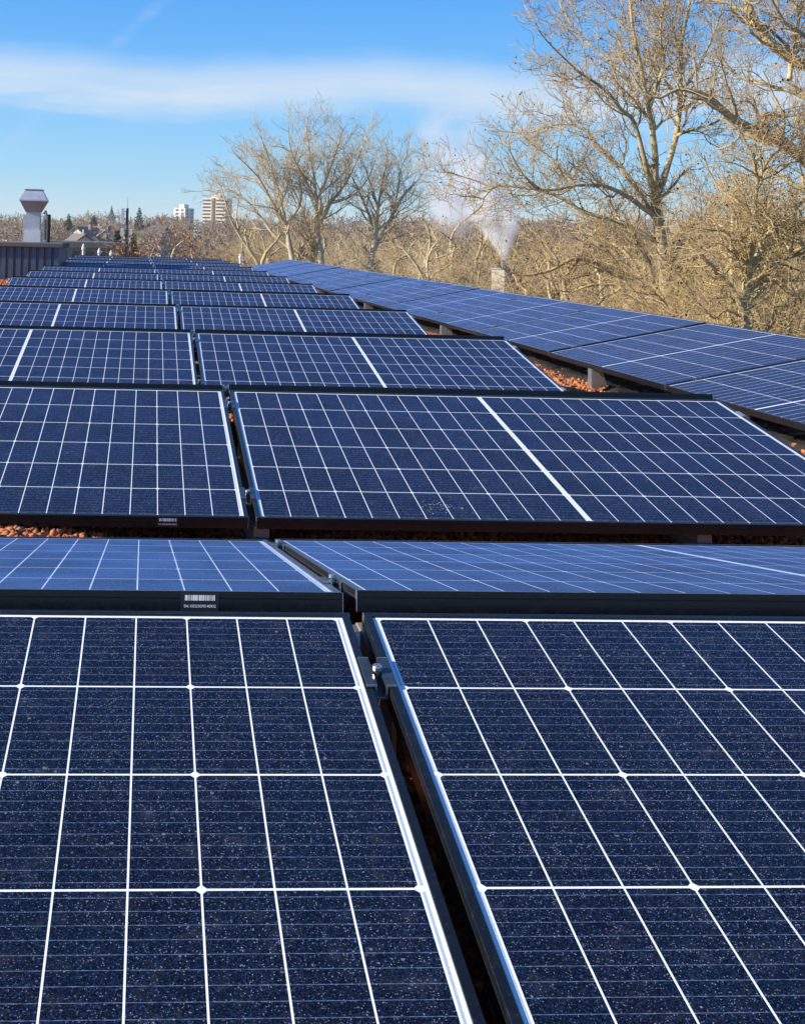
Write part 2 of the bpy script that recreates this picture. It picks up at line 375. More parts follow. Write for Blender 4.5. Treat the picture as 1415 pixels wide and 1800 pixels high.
v, f = stones([(-2.1, 1.9, 2.3, 3.25, 16000, .006, .013), (-.35, .35, -.3, 2.3, 5000, .006, .013), (1.6, 3.4, 3.6, 9.5, 12000, .008, .016),
               (-.2, .2, 3.3, 6, 1500, .007, .013), (-4.2, -1.9, 14, 27, 4000, .012, .024)])
tag(link('loose_lava_stones', np_mesh('loose_lava_stones', v, f, M['pebble'])), 'loose orange lava stones on top of the gravel bed', None, None, 'stuff')

# dark crumpled drainage mat below the strip on the right
M['mat'] = noisy('black_mat', (.020, .020, .022), (.045, .040, .038), 30, .45, 0, 0, .5)
nx, ny = 40, 900
U, V = np.meshgrid(np.linspace(.10, 1.15, nx), np.linspace(-6.5, 20, ny), indexing='ij')
X = 2.36+U*cos(.01675)-V*sin(.01675); Y = 9.19+V*cos(.01675)+U*sin(.01675)
Zm = gravel_z(X, Y)+.012+RNG.uniform(0, .026, X.shape)*1.0
Zm[0] -= .03; Zm[-1] -= .03
v = np.stack([X+RNG.normal(0, .008, X.shape), Y+RNG.normal(0, .008, X.shape), Zm], -1).reshape(-1, 3)
i, j = np.meshgrid(np.arange(nx-1), np.arange(ny-1), indexing='ij'); b0 = (i*ny+j).ravel()
tag(link('drainage_mat', np_mesh('drainage_mat', v, np.stack([b0, b0+ny, b0+ny+1, b0+1], 1), M['mat'])), 'black crumpled drainage mat lying on the gravel below the right hand strip', 'mat')

# ------------------------------------------------------------------ solar panels
def panel_meshes():
    prof = [(0, -.030), (0, -.0112), (.0007, -.0107), (.0007, -.0098), (0, -.0093), (0, -.0008), (.0008, 0), (.0102, 0), (.011, -.0006), (.011, -.0028),
            (.0022, -.0028), (.0022, -.0280), (.028, -.0280), (.028, -.030)]
    mb = MB(); n = len(prof); vs = []
    for i, z in prof: vs += [(i, i, z), (L_-i, i, z), (L_-i, B_-i, z), (i, B_-i, z)]
    fs = []
    for k in range(n):
        a = k*4; b = ((k+1) % n)*4
        for j in range(4): fs.append((a+j, a+(j+1) % 4, b+(j+1) % 4, b+j))
    mb.add(vs, fs)
    for cx_, sx_ in ((-.0004, 1), (L_-.0002, 1)):
        for cy_ in (-.0004, B_-.0116): mb.box(cx_, cx_+.0006, cy_, cy_+.0120, -.030, -.0006, 1)  # bare metal at the corners, widened to imitate a sunlit edge
    fr = mb.mesh('frame', [M['frame'], M['alu']])
    g = MB(); e = .0032
    g.add([(e, e, -.0030), (L_-e, e, -.0030), (L_-e, B_-e, -.0030), (e, B_-e, -.0030), (e, e, -.0090), (L_-e, e, -.0090), (L_-e, B_-e, -.0090), (e, B_-e, -.0090)],
          [(0, 1, 2, 3)], 0)
    g.f += [(7, 6, 5, 4), (4, 5, 1, 0), (5, 6, 2, 1), (6, 7, 3, 2), (7, 4, 0, 3)]; g.mi += [1]*5
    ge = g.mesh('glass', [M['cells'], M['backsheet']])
    return fr, ge
FRAME_ME, GLASS_ME = panel_meshes()
def panel(mtx, label, group):
    o = thing('solar_panel', label, 'solar panel', group=group); o.matrix_world = mtx
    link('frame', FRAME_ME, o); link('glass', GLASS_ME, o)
    return o
ORD = ['nearest', 'second', 'third', 'fourth', 'fifth', 'sixth', 'seventh', 'eighth', 'ninth', 'tenth', 'eleventh', 'farthest']
def row_origin(row):
    n = (row-1)//2
    return (n*PITCHY if row % 2 else n*PITCHY+B_*cos(TH)+GR+B_*cos(THE)), n
PANELS = {}
for row in range(1, 25):
    y0, n = row_origin(row)
    for side in 'LR':
        x = (GX/2 if side == 'R' else -L_-GX/2)+SK*n
        sd = 'right' if side == 'R' else 'left'
        if row % 2:
            mt = Matrix.Translation((x, y0, 0)) @ Matrix.Rotation(TH, 4, 'X')
            lab = f'{sd} panel of the {ORD[n]} row tilted towards the viewer, black frame, white cell grid'
            gp = 'solar panels tilted towards the viewer'
        else:
            mt = Matrix.Translation((x+L_, y0, 0)) @ Matrix.Rotation(pi, 4, 'Z') @ Matrix.Rotation(THE, 4, 'X')
            lab = f'{sd} panel sloping away behind the ridge of the {ORD[n]} viewer facing row'
            if n == 0: lab = f'{sd} panel of the flat looking row sloping away just behind the nearest panels'
            gp = 'solar panels sloping away from the viewer'
        mt = mt @ Matrix.Translation((0, 0, random.uniform(-.0012, .0012))) @ Matrix.Rotation(random.uniform(-.0016, .0016), 4, 'X')
        PANELS[row, side] = panel(mt, lab, gp)
# serial number stickers on two frames
def sticker(parent, x, y, z0, flip, w_=.044):
    e = bpy.data.objects.new('serial_label', None)
    h = .027; mb = MB().box(-w_/2-.006, w_/2+.006, -.0004, 0, -h/2, h/2)
    rnd = random.Random(7); xx = -w_/2
    while xx < w_/2:
        bw = rnd.choice((.0006, .0010, .0014, .0020))
        mb.box(xx, min(xx+bw, w_/2), -.0007, -.0004, .002, .0095, 1); xx += bw+rnd.choice((.0004, .0007, .0011))
    cu = bpy.data.curves.new('digits', 'FONT'); cu.body = 'SN: K0323070140922'; cu.size = .0056; cu.align_x = 'CENTER'; cu.align_y = 'CENTER'
    to = bpy.data.objects.new('digits', cu); C.objects.link(to)
    tm = bpy.data.meshes.new_from_object(to.evaluated_get(bpy.context.evaluated_depsgraph_get()))
    vs = [(p.co.x*.95, -.0007, p.co.y-.0060) for p in tm.vertices]; mb.add(vs, [tuple(p.vertices) for p in tm.polygons], 1)
    bpy.data.objects.remove(to); bpy.data.curves.remove(cu); bpy.data.objects.remove(e)
    o = mb.obj('serial_label', [M['label'], M['print']], parent)
    o.location = (x, y, z0); o.rotation_euler = (0, 0, pi if flip else 0); o['label'] = 'black serial number sticker with white barcode'
sticker(PANELS[2, 'L'], .212, B_, -.0150, True)
sticker(PANELS[3, 'L'], L_-.207, 0, -.0150, False)

# dried splash of dirt on the third row's right panel
fk = MB(); rn = random.Random(3)
for k in range(60):
    cx_, cy_, r_ = .51+rn.gauss(0, .034), .105+rn.gauss(0, .024), rn.uniform(.0006, .0026); a0 = rn.uniform(0, 6)
    fk.add([(cx_+r_*rn.uniform(.6, 1.3)*cos(a0+j*pi/3), cy_+r_*rn.uniform(.6, 1.3)*sin(a0+j*pi/3), -.0027) for j in range(6)], [(0, 1, 2, 3, 4, 5)])
q = fk.obj('dirt_splash', mat('dried_dirt', (.42, .43, .45), .9)[0], PANELS[3, 'R']); q['kind'] = 'stuff'; q['label'] = 'pale dried splash of dirt on the glass'
# strip of panels along the right roof edge, tilted to the left
SX0, SY0, SZ0, SAL, STH = 2.35998, 9.18683, .008, -.01675, .19756
SLP = L_+.020
sdir = Vector((sin(SAL), cos(SAL), 0)); sper = Vector((cos(SAL), -sin(SAL), 0))
SORD = ['nearest', 'second nearest', 'third', 'fourth', 'fifth', 'sixth', 'seventh', 'eighth', 'ninth']
FORD = ['first beyond the break', 'second beyond the break', 'third beyond the break', 'fourth beyond the break', 'third from the far end', 'second from the far end', 'last at the far end']
def strip_low(n):     # low edge point of the joint n (n falls with distance)
    o = -n*SLP + (.05 if n <= -5 else 0)
    return Vector((SX0, SY0, SZ0))+sdir*o
STRIP = []
NS = 5
for n in range(-11, NS):
    q = strip_low(n)+ (sdir*SLP*0)
    zx = -sdir    # local x runs towards the viewer so that local y climbs to the right
    up = sper*cos(STH)+Vector((0, 0, sin(STH)))
    # local axes: X along the strip away from the viewer, Y down-slope is avoided by taking X towards the viewer
    xa = -sdir; ya = up; za = xa.cross(ya)
    if za.z < 0: xa = sdir; za = xa.cross(ya)
    org = q if xa.dot(sdir) < 0 else q-sdir*L_
    lab = (f'{SORD[NS-1-n]} panel of the right hand strip along the roof edge' if n > -5 else f'panel of the right hand strip, {FORD[-5-n]}')
    mt = Matrix(((xa.x, ya.x, za.x, org.x), (xa.y, ya.y, za.y, org.y), (xa.z, ya.z, za.z, org.z), (0, 0, 0, 1)))
    # small differences in how each one is bolted down
    mt = mt @ Matrix.Translation((0, 0, random.uniform(-.003, .003))) @ Matrix.Rotation(random.uniform(-.004, .004), 4, 'X')
    STRIP.append(panel(mt, lab, 'solar panels of the strip along the right roof edge'))

# ------------------------------------------------------------------ clamps
def clamp_meshes():
    b = MB(); h = .034; w1 = GX/2-.0022; t_ = .0026
    # hat section: two lips on the frames and a channel hanging in the gap
    b.box(-w1-.011, -w1, -h, h, .0006, .0032, 0); b.box(w1, w1+.011, -h, h, .0006, .0032, 0)
    b.box(-w1, -w1+t_, -h, h, -.016, .0029, 0); b.box(w1-t_, w1, -h, h, -.016, .0029, 0)
    b.box(-w1+t_, w1-t_, -h, h, -.0160, -.0134, 0)
    # bright cut ends
    for s_ in (-1, 1):
        y0, y1 = sorted((s_*h, s_*(h+.0012)))
        b.box(-w1-.011, -w1, y0, y1, .0006, .0032, 1); b.box(w1, w1+.011, y0, y1, .0006, .0032, 1)
        b.box(-w1, -w1+t_, y0, y1, -.016, .0029, 1); b.box(w1-t_, w1, y0, y1, -.016, .0029, 1); b.box(-w1+t_, w1-t_, y0, y1, -.016, -.0134, 1)
    bo = MB(); bo.lathe([(.0036, -.0133), (.0036, .0045), (.0062, .0046), (.0066, .0054), (.0066, .0098), (.0060, .0106), (.0034, .0106), (.0032, .0072)], 18)
    e = MB(); e.box(-.011, 0, -.025, .025, .0006, .0032, 0); e.box(0, .003, -.025, .025, -.030, .0030, 0); e.box(.003, .026, -.025, .025, -.030, -.0272, 0)
    eb = MB(); eb.lathe([(.0036, -.0270), (.0036, -.016), (.0064, -.0158), (.0066, -.010), (.006, -.0095)], 14, .013)
    return b.mesh('clamp_body', [M['clamp'], M['alu']]), bo.mesh('bolt', M['steel']), e.mesh('clamp_body', [M['alu']]), eb.mesh('bolt', M['steel'])
CB, BO, EB, EBO = clamp_meshes()
def clamp(mtx, end, label, group):
    o = thing('panel_clamp', label, 'clamp', group=group); o.matrix_world = mtx
    link('clamp_body', EB if end else CB, o); link('bolt', EBO if end else BO, o)
    return o
for row in range(1, 24):
    y0, n = row_origin(row); P = PANELS[row, 'R' if row % 2 else 'L'].matrix_world
    face = 'viewer facing' if row % 2 else 'away facing'
    for v_, where in ((.165, 'low'), (.965, 'ridge')):
        if row % 2 == 0 and n > 1: continue
        clamp(P @ Matrix.Translation((-GX/2, v_, 0)), False, f'dark clamp at the {where} side of the middle gap, {ORD[n]} {face} row', 'clamps in the middle gap')
        if row % 2:
            clamp(P @ Matrix.Translation((L_, v_, 0)), True, f'silver end clamp, {where} side, right end of the {ORD[n]} viewer facing row', 'end clamps on the row ends')
            if n > 2: clamp(PANELS[row, 'L'].matrix_world @ Matrix.Translation((0, v_, 0)) @ Matrix.Rotation(pi, 4, 'Z'), True, f'silver end clamp, {where} side, left end of the {ORD[n]} viewer facing row', 'end clamps on the row ends')
for k, o in enumerate(STRIP[1:], 1):
    n = -11+k
    nm = (f'{SORD[NS-1-n]}' if n > -5 else FORD[-5-n])
    for v_, where in ((.20, 'lower'), (.93, 'upper')):
        xl = o.matrix_world.col[0].xyz.dot(sdir)
        far = L_+GX/2 if xl > 0 else -GX/2
        clamp(o.matrix_world @ Matrix.Translation((far, v_, 0)), False, f'small clamp at the {where} far corner of the {nm} right strip panel' if n > -5 else f'small clamp at the {where} far corner of right strip panel {nm}', 'clamps on the right hand strip')

# ------------------------------------------------------------------ mounting frames under the ridges
def mount(loc, h_front, ridge_h, label, group, y_len):
    o = thing('mounting_frame', label, 'mounting frame', loc, 0, group)
    zb = 0
    r = MB(); r.box(-.022, .022, -y_len, y_len, .0, .028, 0, .003); r.box(-.030, -.0225, -y_len, y_len, .0, .006); r.box(.0225, .030, -y_len, y_len, .0, .006)
    r.obj('base_rail', M['post'], o)
    for sx in (-1, 1):
        p = MB(); p.rect_loft([(-.003, .003, -.055, .055, .0285), (-.003, .003, -.045, .045, ridge_h*.6), (-.003, .003, -.018, .018, ridge_h-.036)])
        q = p.obj('leg', M['alu'], o); q.location = (sx*.0255, sx*.004, 0)
    c = MB(); c.box(-.022, .022, -.020, .020, ridge_h-.074, ridge_h-.034, 0, .002); c.obj('ridge_bracket', M['post'], o)
    for sy in (-1, 1):
        ft = MB(); ft.box(-.020, .020, -.018, .018, .0285, max(.04, h_front-.034), 0, .002)
        q = ft.obj('foot', M['post'], o); q.location = (0, sy*(y_len-.05), 0)
    return o
for n in range(12):
    yr = n*PITCHY+B_*cos(TH)+GR/2
    for x, where in ((-1.30, 'left panels'), (.030, 'middle gap'), (1.22, 'right panels')):
        if where == 'left panels' and n > 6: pass
        mount((x+SK*n, yr, GRZ+.012), -GRZ-.012, .19-GRZ-.012, f'brown grey mounting frame below the {where} of the {ORD[n]} ridge', 'mounting frames under the ridges', B_*.99)
# posts below the low edge of the strip
for n in range(-10, NS):
    q = strip_low(n)+sdir*1.07+sper*.012
    zg = float(gravel_z(np.array(q.x), np.array(q.y)))-.01
    nm = (f'{SORD[NS-1-n]} strip panel' if n > -5 else f'strip panel {FORD[-5-n]}').replace('beyond the break', 'past the break')
    q2 = q-sdir*SLP
    o = thing('support_post', f'post holding up the low edge of the {nm}', 'post', (q2.x, q2.y, zg), -SAL, 'posts under the right hand strip')
    p = MB(); hh = SZ0-zg-.022; p.box(-.004, .004, -.03, .03, 0, hh); p.obj('web_plate', M['alu'], o)
    p = MB(); p.box(.0045, .050, -.030, -.026, 0, hh, 0); p.obj('face_plate', M['post'], o)
    p = MB(); p.rect_loft([(.066, .15, .10, .106, 0), (.066, .11, .10, .106, hh)]); p.obj('brace_plate', M['post'], o)
    p = MB(); p.box(-.05, .24, -.07, .07, -.012, -.001); p.obj('base_plate', M['post'], o)
    # matching tall post at the high edge
    qh = q2+sper*.98; zg2 = float(gravel_z(np.array(qh.x), np.array(qh.y)))-.01
    o = thing('support_post', f'taller post under the high edge of the {nm}', 'post', (qh.x, qh.y, zg2), -SAL, 'tall posts under the right hand strip')
    p = MB(); hh = SZ0+sin(STH)*1.0-zg2-.040; p.box(-.004, .004, -.03, .03, 0, hh); p.obj('web_plate', M['alu'], o)
    p = MB(); p.box(.0045, .06, -.030, -.026, 0, hh-.01, 0); p.obj('face_plate', M['post'], o)

# ------------------------------------------------------------------ plant room, exhaust, vents on the left
M['cladding'] = noisy('dark_trapezoid_cladding', (.10, .135, .19), (.075, .10, .145), 5, .45, .35)
M['claddark'] = mat('cladding_seam', (.02, .022, .028), .6)[0]
M['galv'] = noisy('galvanised_sheet', (.60, .62, .65), (.48, .51, .55), 7, .38, .35)
M['galv2'] = noisy('brownish_sheet', (.46, .43, .41), (.34, .31, .29), 5, .45, .4)  # browner sheet metal than the duct and hood
M['whitepaint'] = noisy('pale_plinth', (.70, .70, .68), (.60, .60, .58), 5, .6)
YS = 20.2
a = at(-60, 488, YS); b = at(103, 488, YS); topz = at(60, 436, YS).z
sw, sx1 = b.x-a.x+1.2, b.x
sd_ = 1.9; sh = topz-GRZ
room = thing('plant_room', 'low dark plant room clad in ribbed metal at the left roof edge', 'roof hut', (sx1, YS, GRZ+.01))
rb = MB(); pit = .128; nrib = int(sw/pit)
# trapezoid cladding: front and right hand wall as folded sheets
def folded(n, step, depth):
    pts = []
    for k in range(n): x = k*step; pts += [(x, 0), (x+step*.62, 0), (x+step*.72, depth), (x+step*.90, depth)]
    pts.append((n*step, 0)); return pts
vs = []; fs = []
for (x, d) in folded(nrib, pit, .035): vs += [(-x, d, 0), (-x, d, sh)]
k0 = len(vs)//2
for i in range(k0-1): fs.append((2*i, 2*i+1, 2*i+3, 2*i+2))
rb.add(vs, fs)
vs = []; fs = []; ns = int(sd_/pit)
for (x, d) in folded(ns, pit, .035): vs += [(-d, x, 0), (-d, x, sh)]
k0 = len(vs)//2
for i in range(k0-1): fs.append((2*i, 2*i+2, 2*i+3, 2*i+1))
rb.add(vs, fs); rb.box(-nrib*pit, -.045, .05, ns*pit, 0, sh-.002)
rb.obj('wall', M['cladding'], room)
cp = MB(); cp.box(-nrib*pit-.05, .06, -.06, ns*pit+.05, sh+.002, sh+.085, 0, .012); cp.obj('roof_edge', M['membrane'], room)
ct_ = sh+.087
def px(v): return v*(YS-CAM.y)/FPX
# exhaust stack with a double cone hood
ex = at(58.5, 420, YS+.6)
ehb = GRZ+.01+ct_
stk = thing('exhaust_stack', 'galvanised exhaust duct with a flared double cone hood on the plant room', 'exhaust', (ex.x, YS+.6, ehb))
S = 1.03
def pw(v): return v*(YS+.6-CAM.y)/FPX
z1 = 0; z2 = at(58, 404, YS+.6).z-ehb; z3 = at(58, 373, YS+.6).z-ehb; z4 = at(58, 354, YS+.6).z-ehb; z5 = at(58, 335, YS+.6).z-ehb
h1, h2 = pw(14.5), pw(12)
MB().rect_loft([(-h1, h1, -h1, h1, .001), (-h1*.95, h1*.95, -h1*.95, h1*.95, z2)]).obj('plinth', M['whitepaint'], stk)
MB().rect_loft([(-h2, h2, -h2, h2, z2+.002), (-h2, h2, -h2, h2, z3)]).obj('duct', M['galv'], stk)
MB().rect_loft([(-pw(13), pw(13), -pw(13), pw(13), z3+.002), (-pw(22.5), pw(22.5), -pw(22.5), pw(22.5), z4)]).obj('lower_cone', M['galv2'], stk)
MB().rect_loft([(-pw(23.5), pw(23.5), -pw(23.5), pw(23.5), z4+.002), (-pw(23.5), pw(23.5), -pw(23.5), pw(23.5), z4+.025), (-pw(14.5), pw(14.5), -pw(14.5), pw(14.5), z5)]).obj('hood', M['galv'], stk)
rm = MB(); rm.rect_loft([(-pw(15.5), pw(15.5), -pw(15.5), pw(15.5), z5+.001), (-pw(15), pw(15), -pw(15), pw(15), z5+.022)]); rm.obj('rim', M['sheet'], stk)
d2 = thing('ventilation_duct', 'slim grey duct with a grille standing right of the exhaust stack', 'duct', (ex.x+pw(18.5), YS+1.0, ehb))
MB().rect_loft([(-.045, .045, -.06, .06, .001), (-.045, .045, -.06, .06, z3-.05)]).obj('duct', M['galv'], d2)
g_ = MB()
for k in range(14): g_.box(-.03, .03, -.066, -.0605, .05+k*.026, .062+k*.026)
g_.obj('grille', M['claddark'], d2)
tag(MB().tube([at(77, 375, YS+1.0), at(80, 371, YS+1.0), at(81.5, 377, YS+1.0), Vector((at(81.5, 377, YS+1.0).x, YS+1, ehb))], .03, 10).obj('bent_pipe', M['galv2']), 'short bent brown grey pipe between the duct and the black pipe', 'pipe')
bp = at(86, 400, YS+.9)
tag(MB().lathe([(pw(3.6), ehb+.001), (pw(3.6), at(86, 377.5, YS+.9).z), (pw(3.0), at(86, 377, YS+.9).z)], 14, bp.x, YS+.9).obj('black_pipe', mat('black_pipe', (.012, .012, .013), .5)[0]), 'straight black vent pipe right of the exhaust stack', 'pipe')
d3 = at(44.5, 400, YS+1.3)
tag(MB().rect_loft([(d3.x-.03, d3.x+.03, YS+1.25, YS+1.35, ehb+.001), (d3.x-.03, d3.x+.03, YS+1.25, YS+1.35, at(44, 377, YS+1.3).z)]).obj('slim_duct', M['galv']), 'thin pale duct half hidden left behind the exhaust stack', 'duct')
# small white roof vents behind the last row
for (vx, vy0, vy1, nm) in ((147, 428, 447, 'leftmost'), (175, 436, 448, 'middle'), (196, 440, 449, 'right hand'), (423, 446, 458, 'lone far right')):
    p0 = at(vx, vy1, 29.8); z1 = at(vx, vy0, 29.8).z; z0 = GRZ-.01; hh = z1-z0
    o = thing('roof_vent', f'{nm} small white roof vent beyond the farthest panel row', 'vent', (p0.x, 29.8, z0), 0, 'small white roof vents')
    MB().lathe([(.032, 0), (.032, hh*.72), (.03, hh*.73)], 12).obj('pipe', M['whitepaint'], o)
    MB().lathe([(.048, hh*.735), (.048, hh*.80), (.024, hh*.95), (.008, hh)], 12).obj('cap', M['whitepaint'], o)

# ------------------------------------------------------------------ trees
def bark_material(name, a, b_, c):
    m, t, b = mat(name, a, .85, 0, .2)
    g_ = t.new('ShaderNodeNewGeometry').outputs['Position']
    f1 = t.noise(g_, 2.2, 4, .6); f2 = t.noise(g_, .5, 2, .5)
    t.put(b.inputs['Base Color'], t.mix(t.step(f2, .45, .7), t.mix(t.step(f1, .35, .65), a, b_), c))
    return m
M['bark'] = bark_material('plane_bark', (.56, .46, .27), (.33, .26, .15), (.54, .42, .21))
M['twig'] = bark_material('plane_twigs', (.54, .395, .21), (.37, .26, .135), (.52, .38, .175))
M['barkgrey'] = bark_material('grey_bark', (.56, .48, .33), (.38, .31, .20), (.54, .44, .26))
M['twiggrey'] = bark_material('grey_twigs', (.56, .44, .28), (.46, .35, .22), (.54, .42, .23))
M['brownleaf'] = bark_material('withered_leaves', (.30, .155, .085), (.23, .12, .07), (.36, .20, .09))
M['twigfar'] = bark_material('far_twigs', (.33, .235, .155), (.23, .16, .115), (.38, .275, .16))
M['leaf'] = bark_material('clinging_leaves', (.35, .16, .05), (.24, .11, .04), (.40, .22, .06))
M['seed'] = mat('seed_balls', (.06, .04, .025), .9)[0]
M['conifer'] = bark_material('conifer_needles', (.030, .052, .028), (.045, .060, .026), (.060, .075, .030))
M['conbark'] = mat('conifer_bark', (.09, .06, .04), .9)[0]

def vnorm(a):
    l = math.sqrt(a[0]*a[0]+a[1]*a[1]+a[2]*a[2]) or 1.0
    return (a[0]/l, a[1]/l, a[2]/l)
class Tree:
    """bare tree: thick wood goes to the trunk, thin wood to the crown; seeds/leaves are little faces in the crown"""
    def __init__(s, seed, cfg):
        s.R = random.Random(seed); s.big = Segs(); s.small = Segs(); s.tips = []; s.c = dict(thick=.03, minr=.006, maxlev=3, wob=.28, up=.10, dens=(1.0, 1.0, 1.0, 1.0), lens=(.55, .5, .5), ang=(35, 75), step=.45)
        s.c.update(cfg)
    def seg(s, a, b, ra, rb): (s.big if max(ra, rb) >= s.c['thick'] else s.small).seg(a, b, ra, rb)
    def limb(s, pts, r0, r1, lev=0, kids=True, k0=.12):
        """follow given points smoothly, then hang side branches on it"""
        pts = [tuple(p) for p in pts]; out = []
        P = [pts[0]]+pts+[pts[-1]]
        for i in range(1, len(P)-2):
            for k in range(3):
                t = k/3; q = []
                for ax in range(3):
                    a, b, c, d = P[i-1][ax], P[i][ax], P[i+1][ax], P[i+2][ax]
                    q.append(.5*(2*b+(c-a)*t+(2*a-5*b+4*c-d)*t*t+(-a+3*b-3*c+d)*t**3))
                out.append(q)
        out.append(list(pts[-1])); n = len(out)
        ln = sum(math.dist(out[i], out[i+1]) for i in range(n-1)); j = .012*ln/max(1, n)*3
        for q in out[1:-1]:
            for ax in range(3): q[ax] += s.R.uniform(-j, j)
        acc = 0
        for i in range(n-1):
            ra = r0+(r1-r0)*i/(n-1); rb_ = r0+(r1-r0)*(i+1)/(n-1)
            s.seg(out[i], out[i+1], ra, rb_)
        if kids: s.kids(out, r0, r1, ln, lev, k0)
        # run on past the end as a normal branch
        d = vnorm([out[-1][k]-out[-2][k] for k in range(3)])
        s.branch(out[-1], d, max(ln*.28, s.c['step']*2), r1, lev+1)
        return out
    def kids(s, pts, r0, r1, ln, lev, k0=.15):
        lv = min(lev, 3)
        if lev >= s.c['maxlev']: return
        cum = [0]
        for i in range(len(pts)-1): cum.append(cum[-1]+math.dist(pts[i], pts[i+1]))
        tot = cum[-1] or 1; gap = s.c['gap'][lv]; t = tot*k0+s.R.uniform(0, gap)
        while t < tot:
            i = 0
            while i < len(cum)-2 and cum[i+1] < t: i += 1
            f = (t-cum[i])/max(1e-6, cum[i+1]-cum[i]); p = [pts[i][k]+(pts[i+1][k]-pts[i][k])*f for k in range(3)]
            d = vnorm([pts[i+1][k]-pts[i][k] for k in range(3)])
            rr = r0+(r1-r0)*t/tot
            L = s.c['len'][lv]*s.R.uniform(.55, 1.25)*(1-.45*t/tot)
            ang = radians(s.R.uniform(*s.c['ang'])); rnd = [s.R.gauss(0, 1) for _ in range(3)]
            dt = sum(rnd[k]*d[k] for k in range(3)); pr = vnorm([rnd[k]-dt*d[k] for k in range(3)])
            nd = vnorm([d[k]*cos(ang)+pr[k]*sin(ang)+(s.c['up'] if k == 2 else 0) for k in range(3)])
            s.branch(p, nd, L, max(s.c['minr'], rr*s.R.uniform(.38, .62)), lev+1)
            t += gap*s.R.uniform(.5, 1.5)
    def branch(s, p, d, L, r, lev):
        st = s.c['step']*(1.0, .8, .55, .4, .4)[min(lev, 4)]; n = max(2, int(L/st)); st = L/n
        pts = [list(p)]; R = s.R; wob = s.c['wob']; up = s.c['up']
        r1 = max(s.c['minr']*.75, r*.35)
        for i in range(n):
            d = vnorm([d[0]+R.gauss(0, wob), d[1]+R.gauss(0, wob), d[2]+R.gauss(0, wob*.8)+up*.55])
            q = [pts[-1][k]+d[k]*st for k in range(3)]
            s.seg(pts[-1], q, r+(r1-r)*i/n, r+(r1-r)*(i+1)/n); pts.append(q)
        if lev < s.c['maxlev']: s.kids(pts, r, r1, L, lev, .1)
        if lev >= s.c['maxlev']-1: s.tips.append(tuple(pts[-1]))
    def finish(s, root, mats, seeds=0.0, leaves=0.0, size=.03, inv=None, nb=6):
        if s.big.p0: link('trunk', s.big.mesh('trunk', mats[0], nb), root)
        v, f = s.small.arrays(3); f_ = f; mi = np.zeros(len(f), int)
        extra_v = []; extra_f = []; em = []; o = len(v)
        for tp in s.tips:
            x = s.R.random()
            if x < seeds:
                c = (tp[0], tp[1], tp[2]-size*2.2); r = size*s.R.uniform(.8, 1.2)
                extra_v += [(c[0]+r, c[1], c[2]), (c[0], c[1]+r, c[2]), (c[0]-r, c[1], c[2]), (c[0], c[1]-r, c[2]), (c[0], c[1], c[2]+r), (c[0], c[1], c[2]-r)]
                for a, b in ((0, 1), (1, 2), (2, 3), (3, 0)):
                    extra_f += [(o+a, o+b, o+4, o+4), (o+b, o+a, o+5, o+5)]; em += [1, 1]
                o += 6
            elif x < seeds+leaves:
                for _ in range(s.c.get('lpt', 1)):
                    c = [tp[k]+s.R.gauss(0, size*s.c.get('spread', 2)) for k in range(3)]; u = vnorm([s.R.gauss(0, 1) for _ in range(3)]); w_ = vnorm([s.R.gauss(0, 1) for _ in range(3)]); q = size*s.R.uniform(.8, 1.8)
                    extra_v += [tuple(c[k]-u[k]*q for k in range(3)), tuple(c[k]+w_[k]*q*.6 for k in range(3)), tuple(c[k]+u[k]*q for k in range(3)), tuple(c[k]-w_[k]*q*.5+u[k]*q*.1 for k in range(3))]
                    extra_f.append((o, o+1, o+2, o+3)); em.append(2); o += 4
        tri = [t for t in extra_f if t[2] == t[3]]
        me_f = f_; me_v = v
        if extra_v:
            me_v = np.vstack([v, np.array(extra_v)])
            ef = np.array([t if t[2] != t[3] else (t[0], t[1], t[2], t[2]) for t in extra_f])
            # a quad with a doubled corner is not valid: give seeds real quads by pairing neighbours
            good = np.array([t[2] != t[3] for t in extra_f])
            qf = ef[good]; qm = np.array(em)[good]
            sf = []
            idx = [t for t in extra_f if t[2] == t[3]]
            for k in range(0, len(idx), 8):
                b = min(min(t) for t in idx[k:k+8])
                sf += [(b+4, b, b+5, b+1), (b+4, b+1, b+5, b+2), (b+4, b+2, b+5, b+3), (b+4, b+3, b+5, b)]
            if sf: qf = np.vstack([qf.reshape(-1, 4), np.array(sf)]); qm = np.concatenate([qm, np.ones(len(sf), int)])
            me_f = np.vstack([f_, qf]); mi = np.concatenate([mi, qm])
        link('crown', np_mesh('crown', me_v, me_f, [mats[1], M['seed'], mats[2] if len(mats) > 2 else M['leaf']], mi), root)

def local(pts, Y, base, depth=None, R=random):
    out = []
    for k, p in enumerate(pts):
        y = Y+(p[2] if len(p) > 2 else (0 if depth is None or k == 0 else depth*k/len(pts)))
        out.append(at(p[0], p[1], y)-base)
    return out

PLANE = dict(gap=(.30, .21, .15, .14), len=(2.5, 1.25, .62, .34), maxlev=3, thick=.035, minr=.0075, step=.34, wob=.26, up=.16)
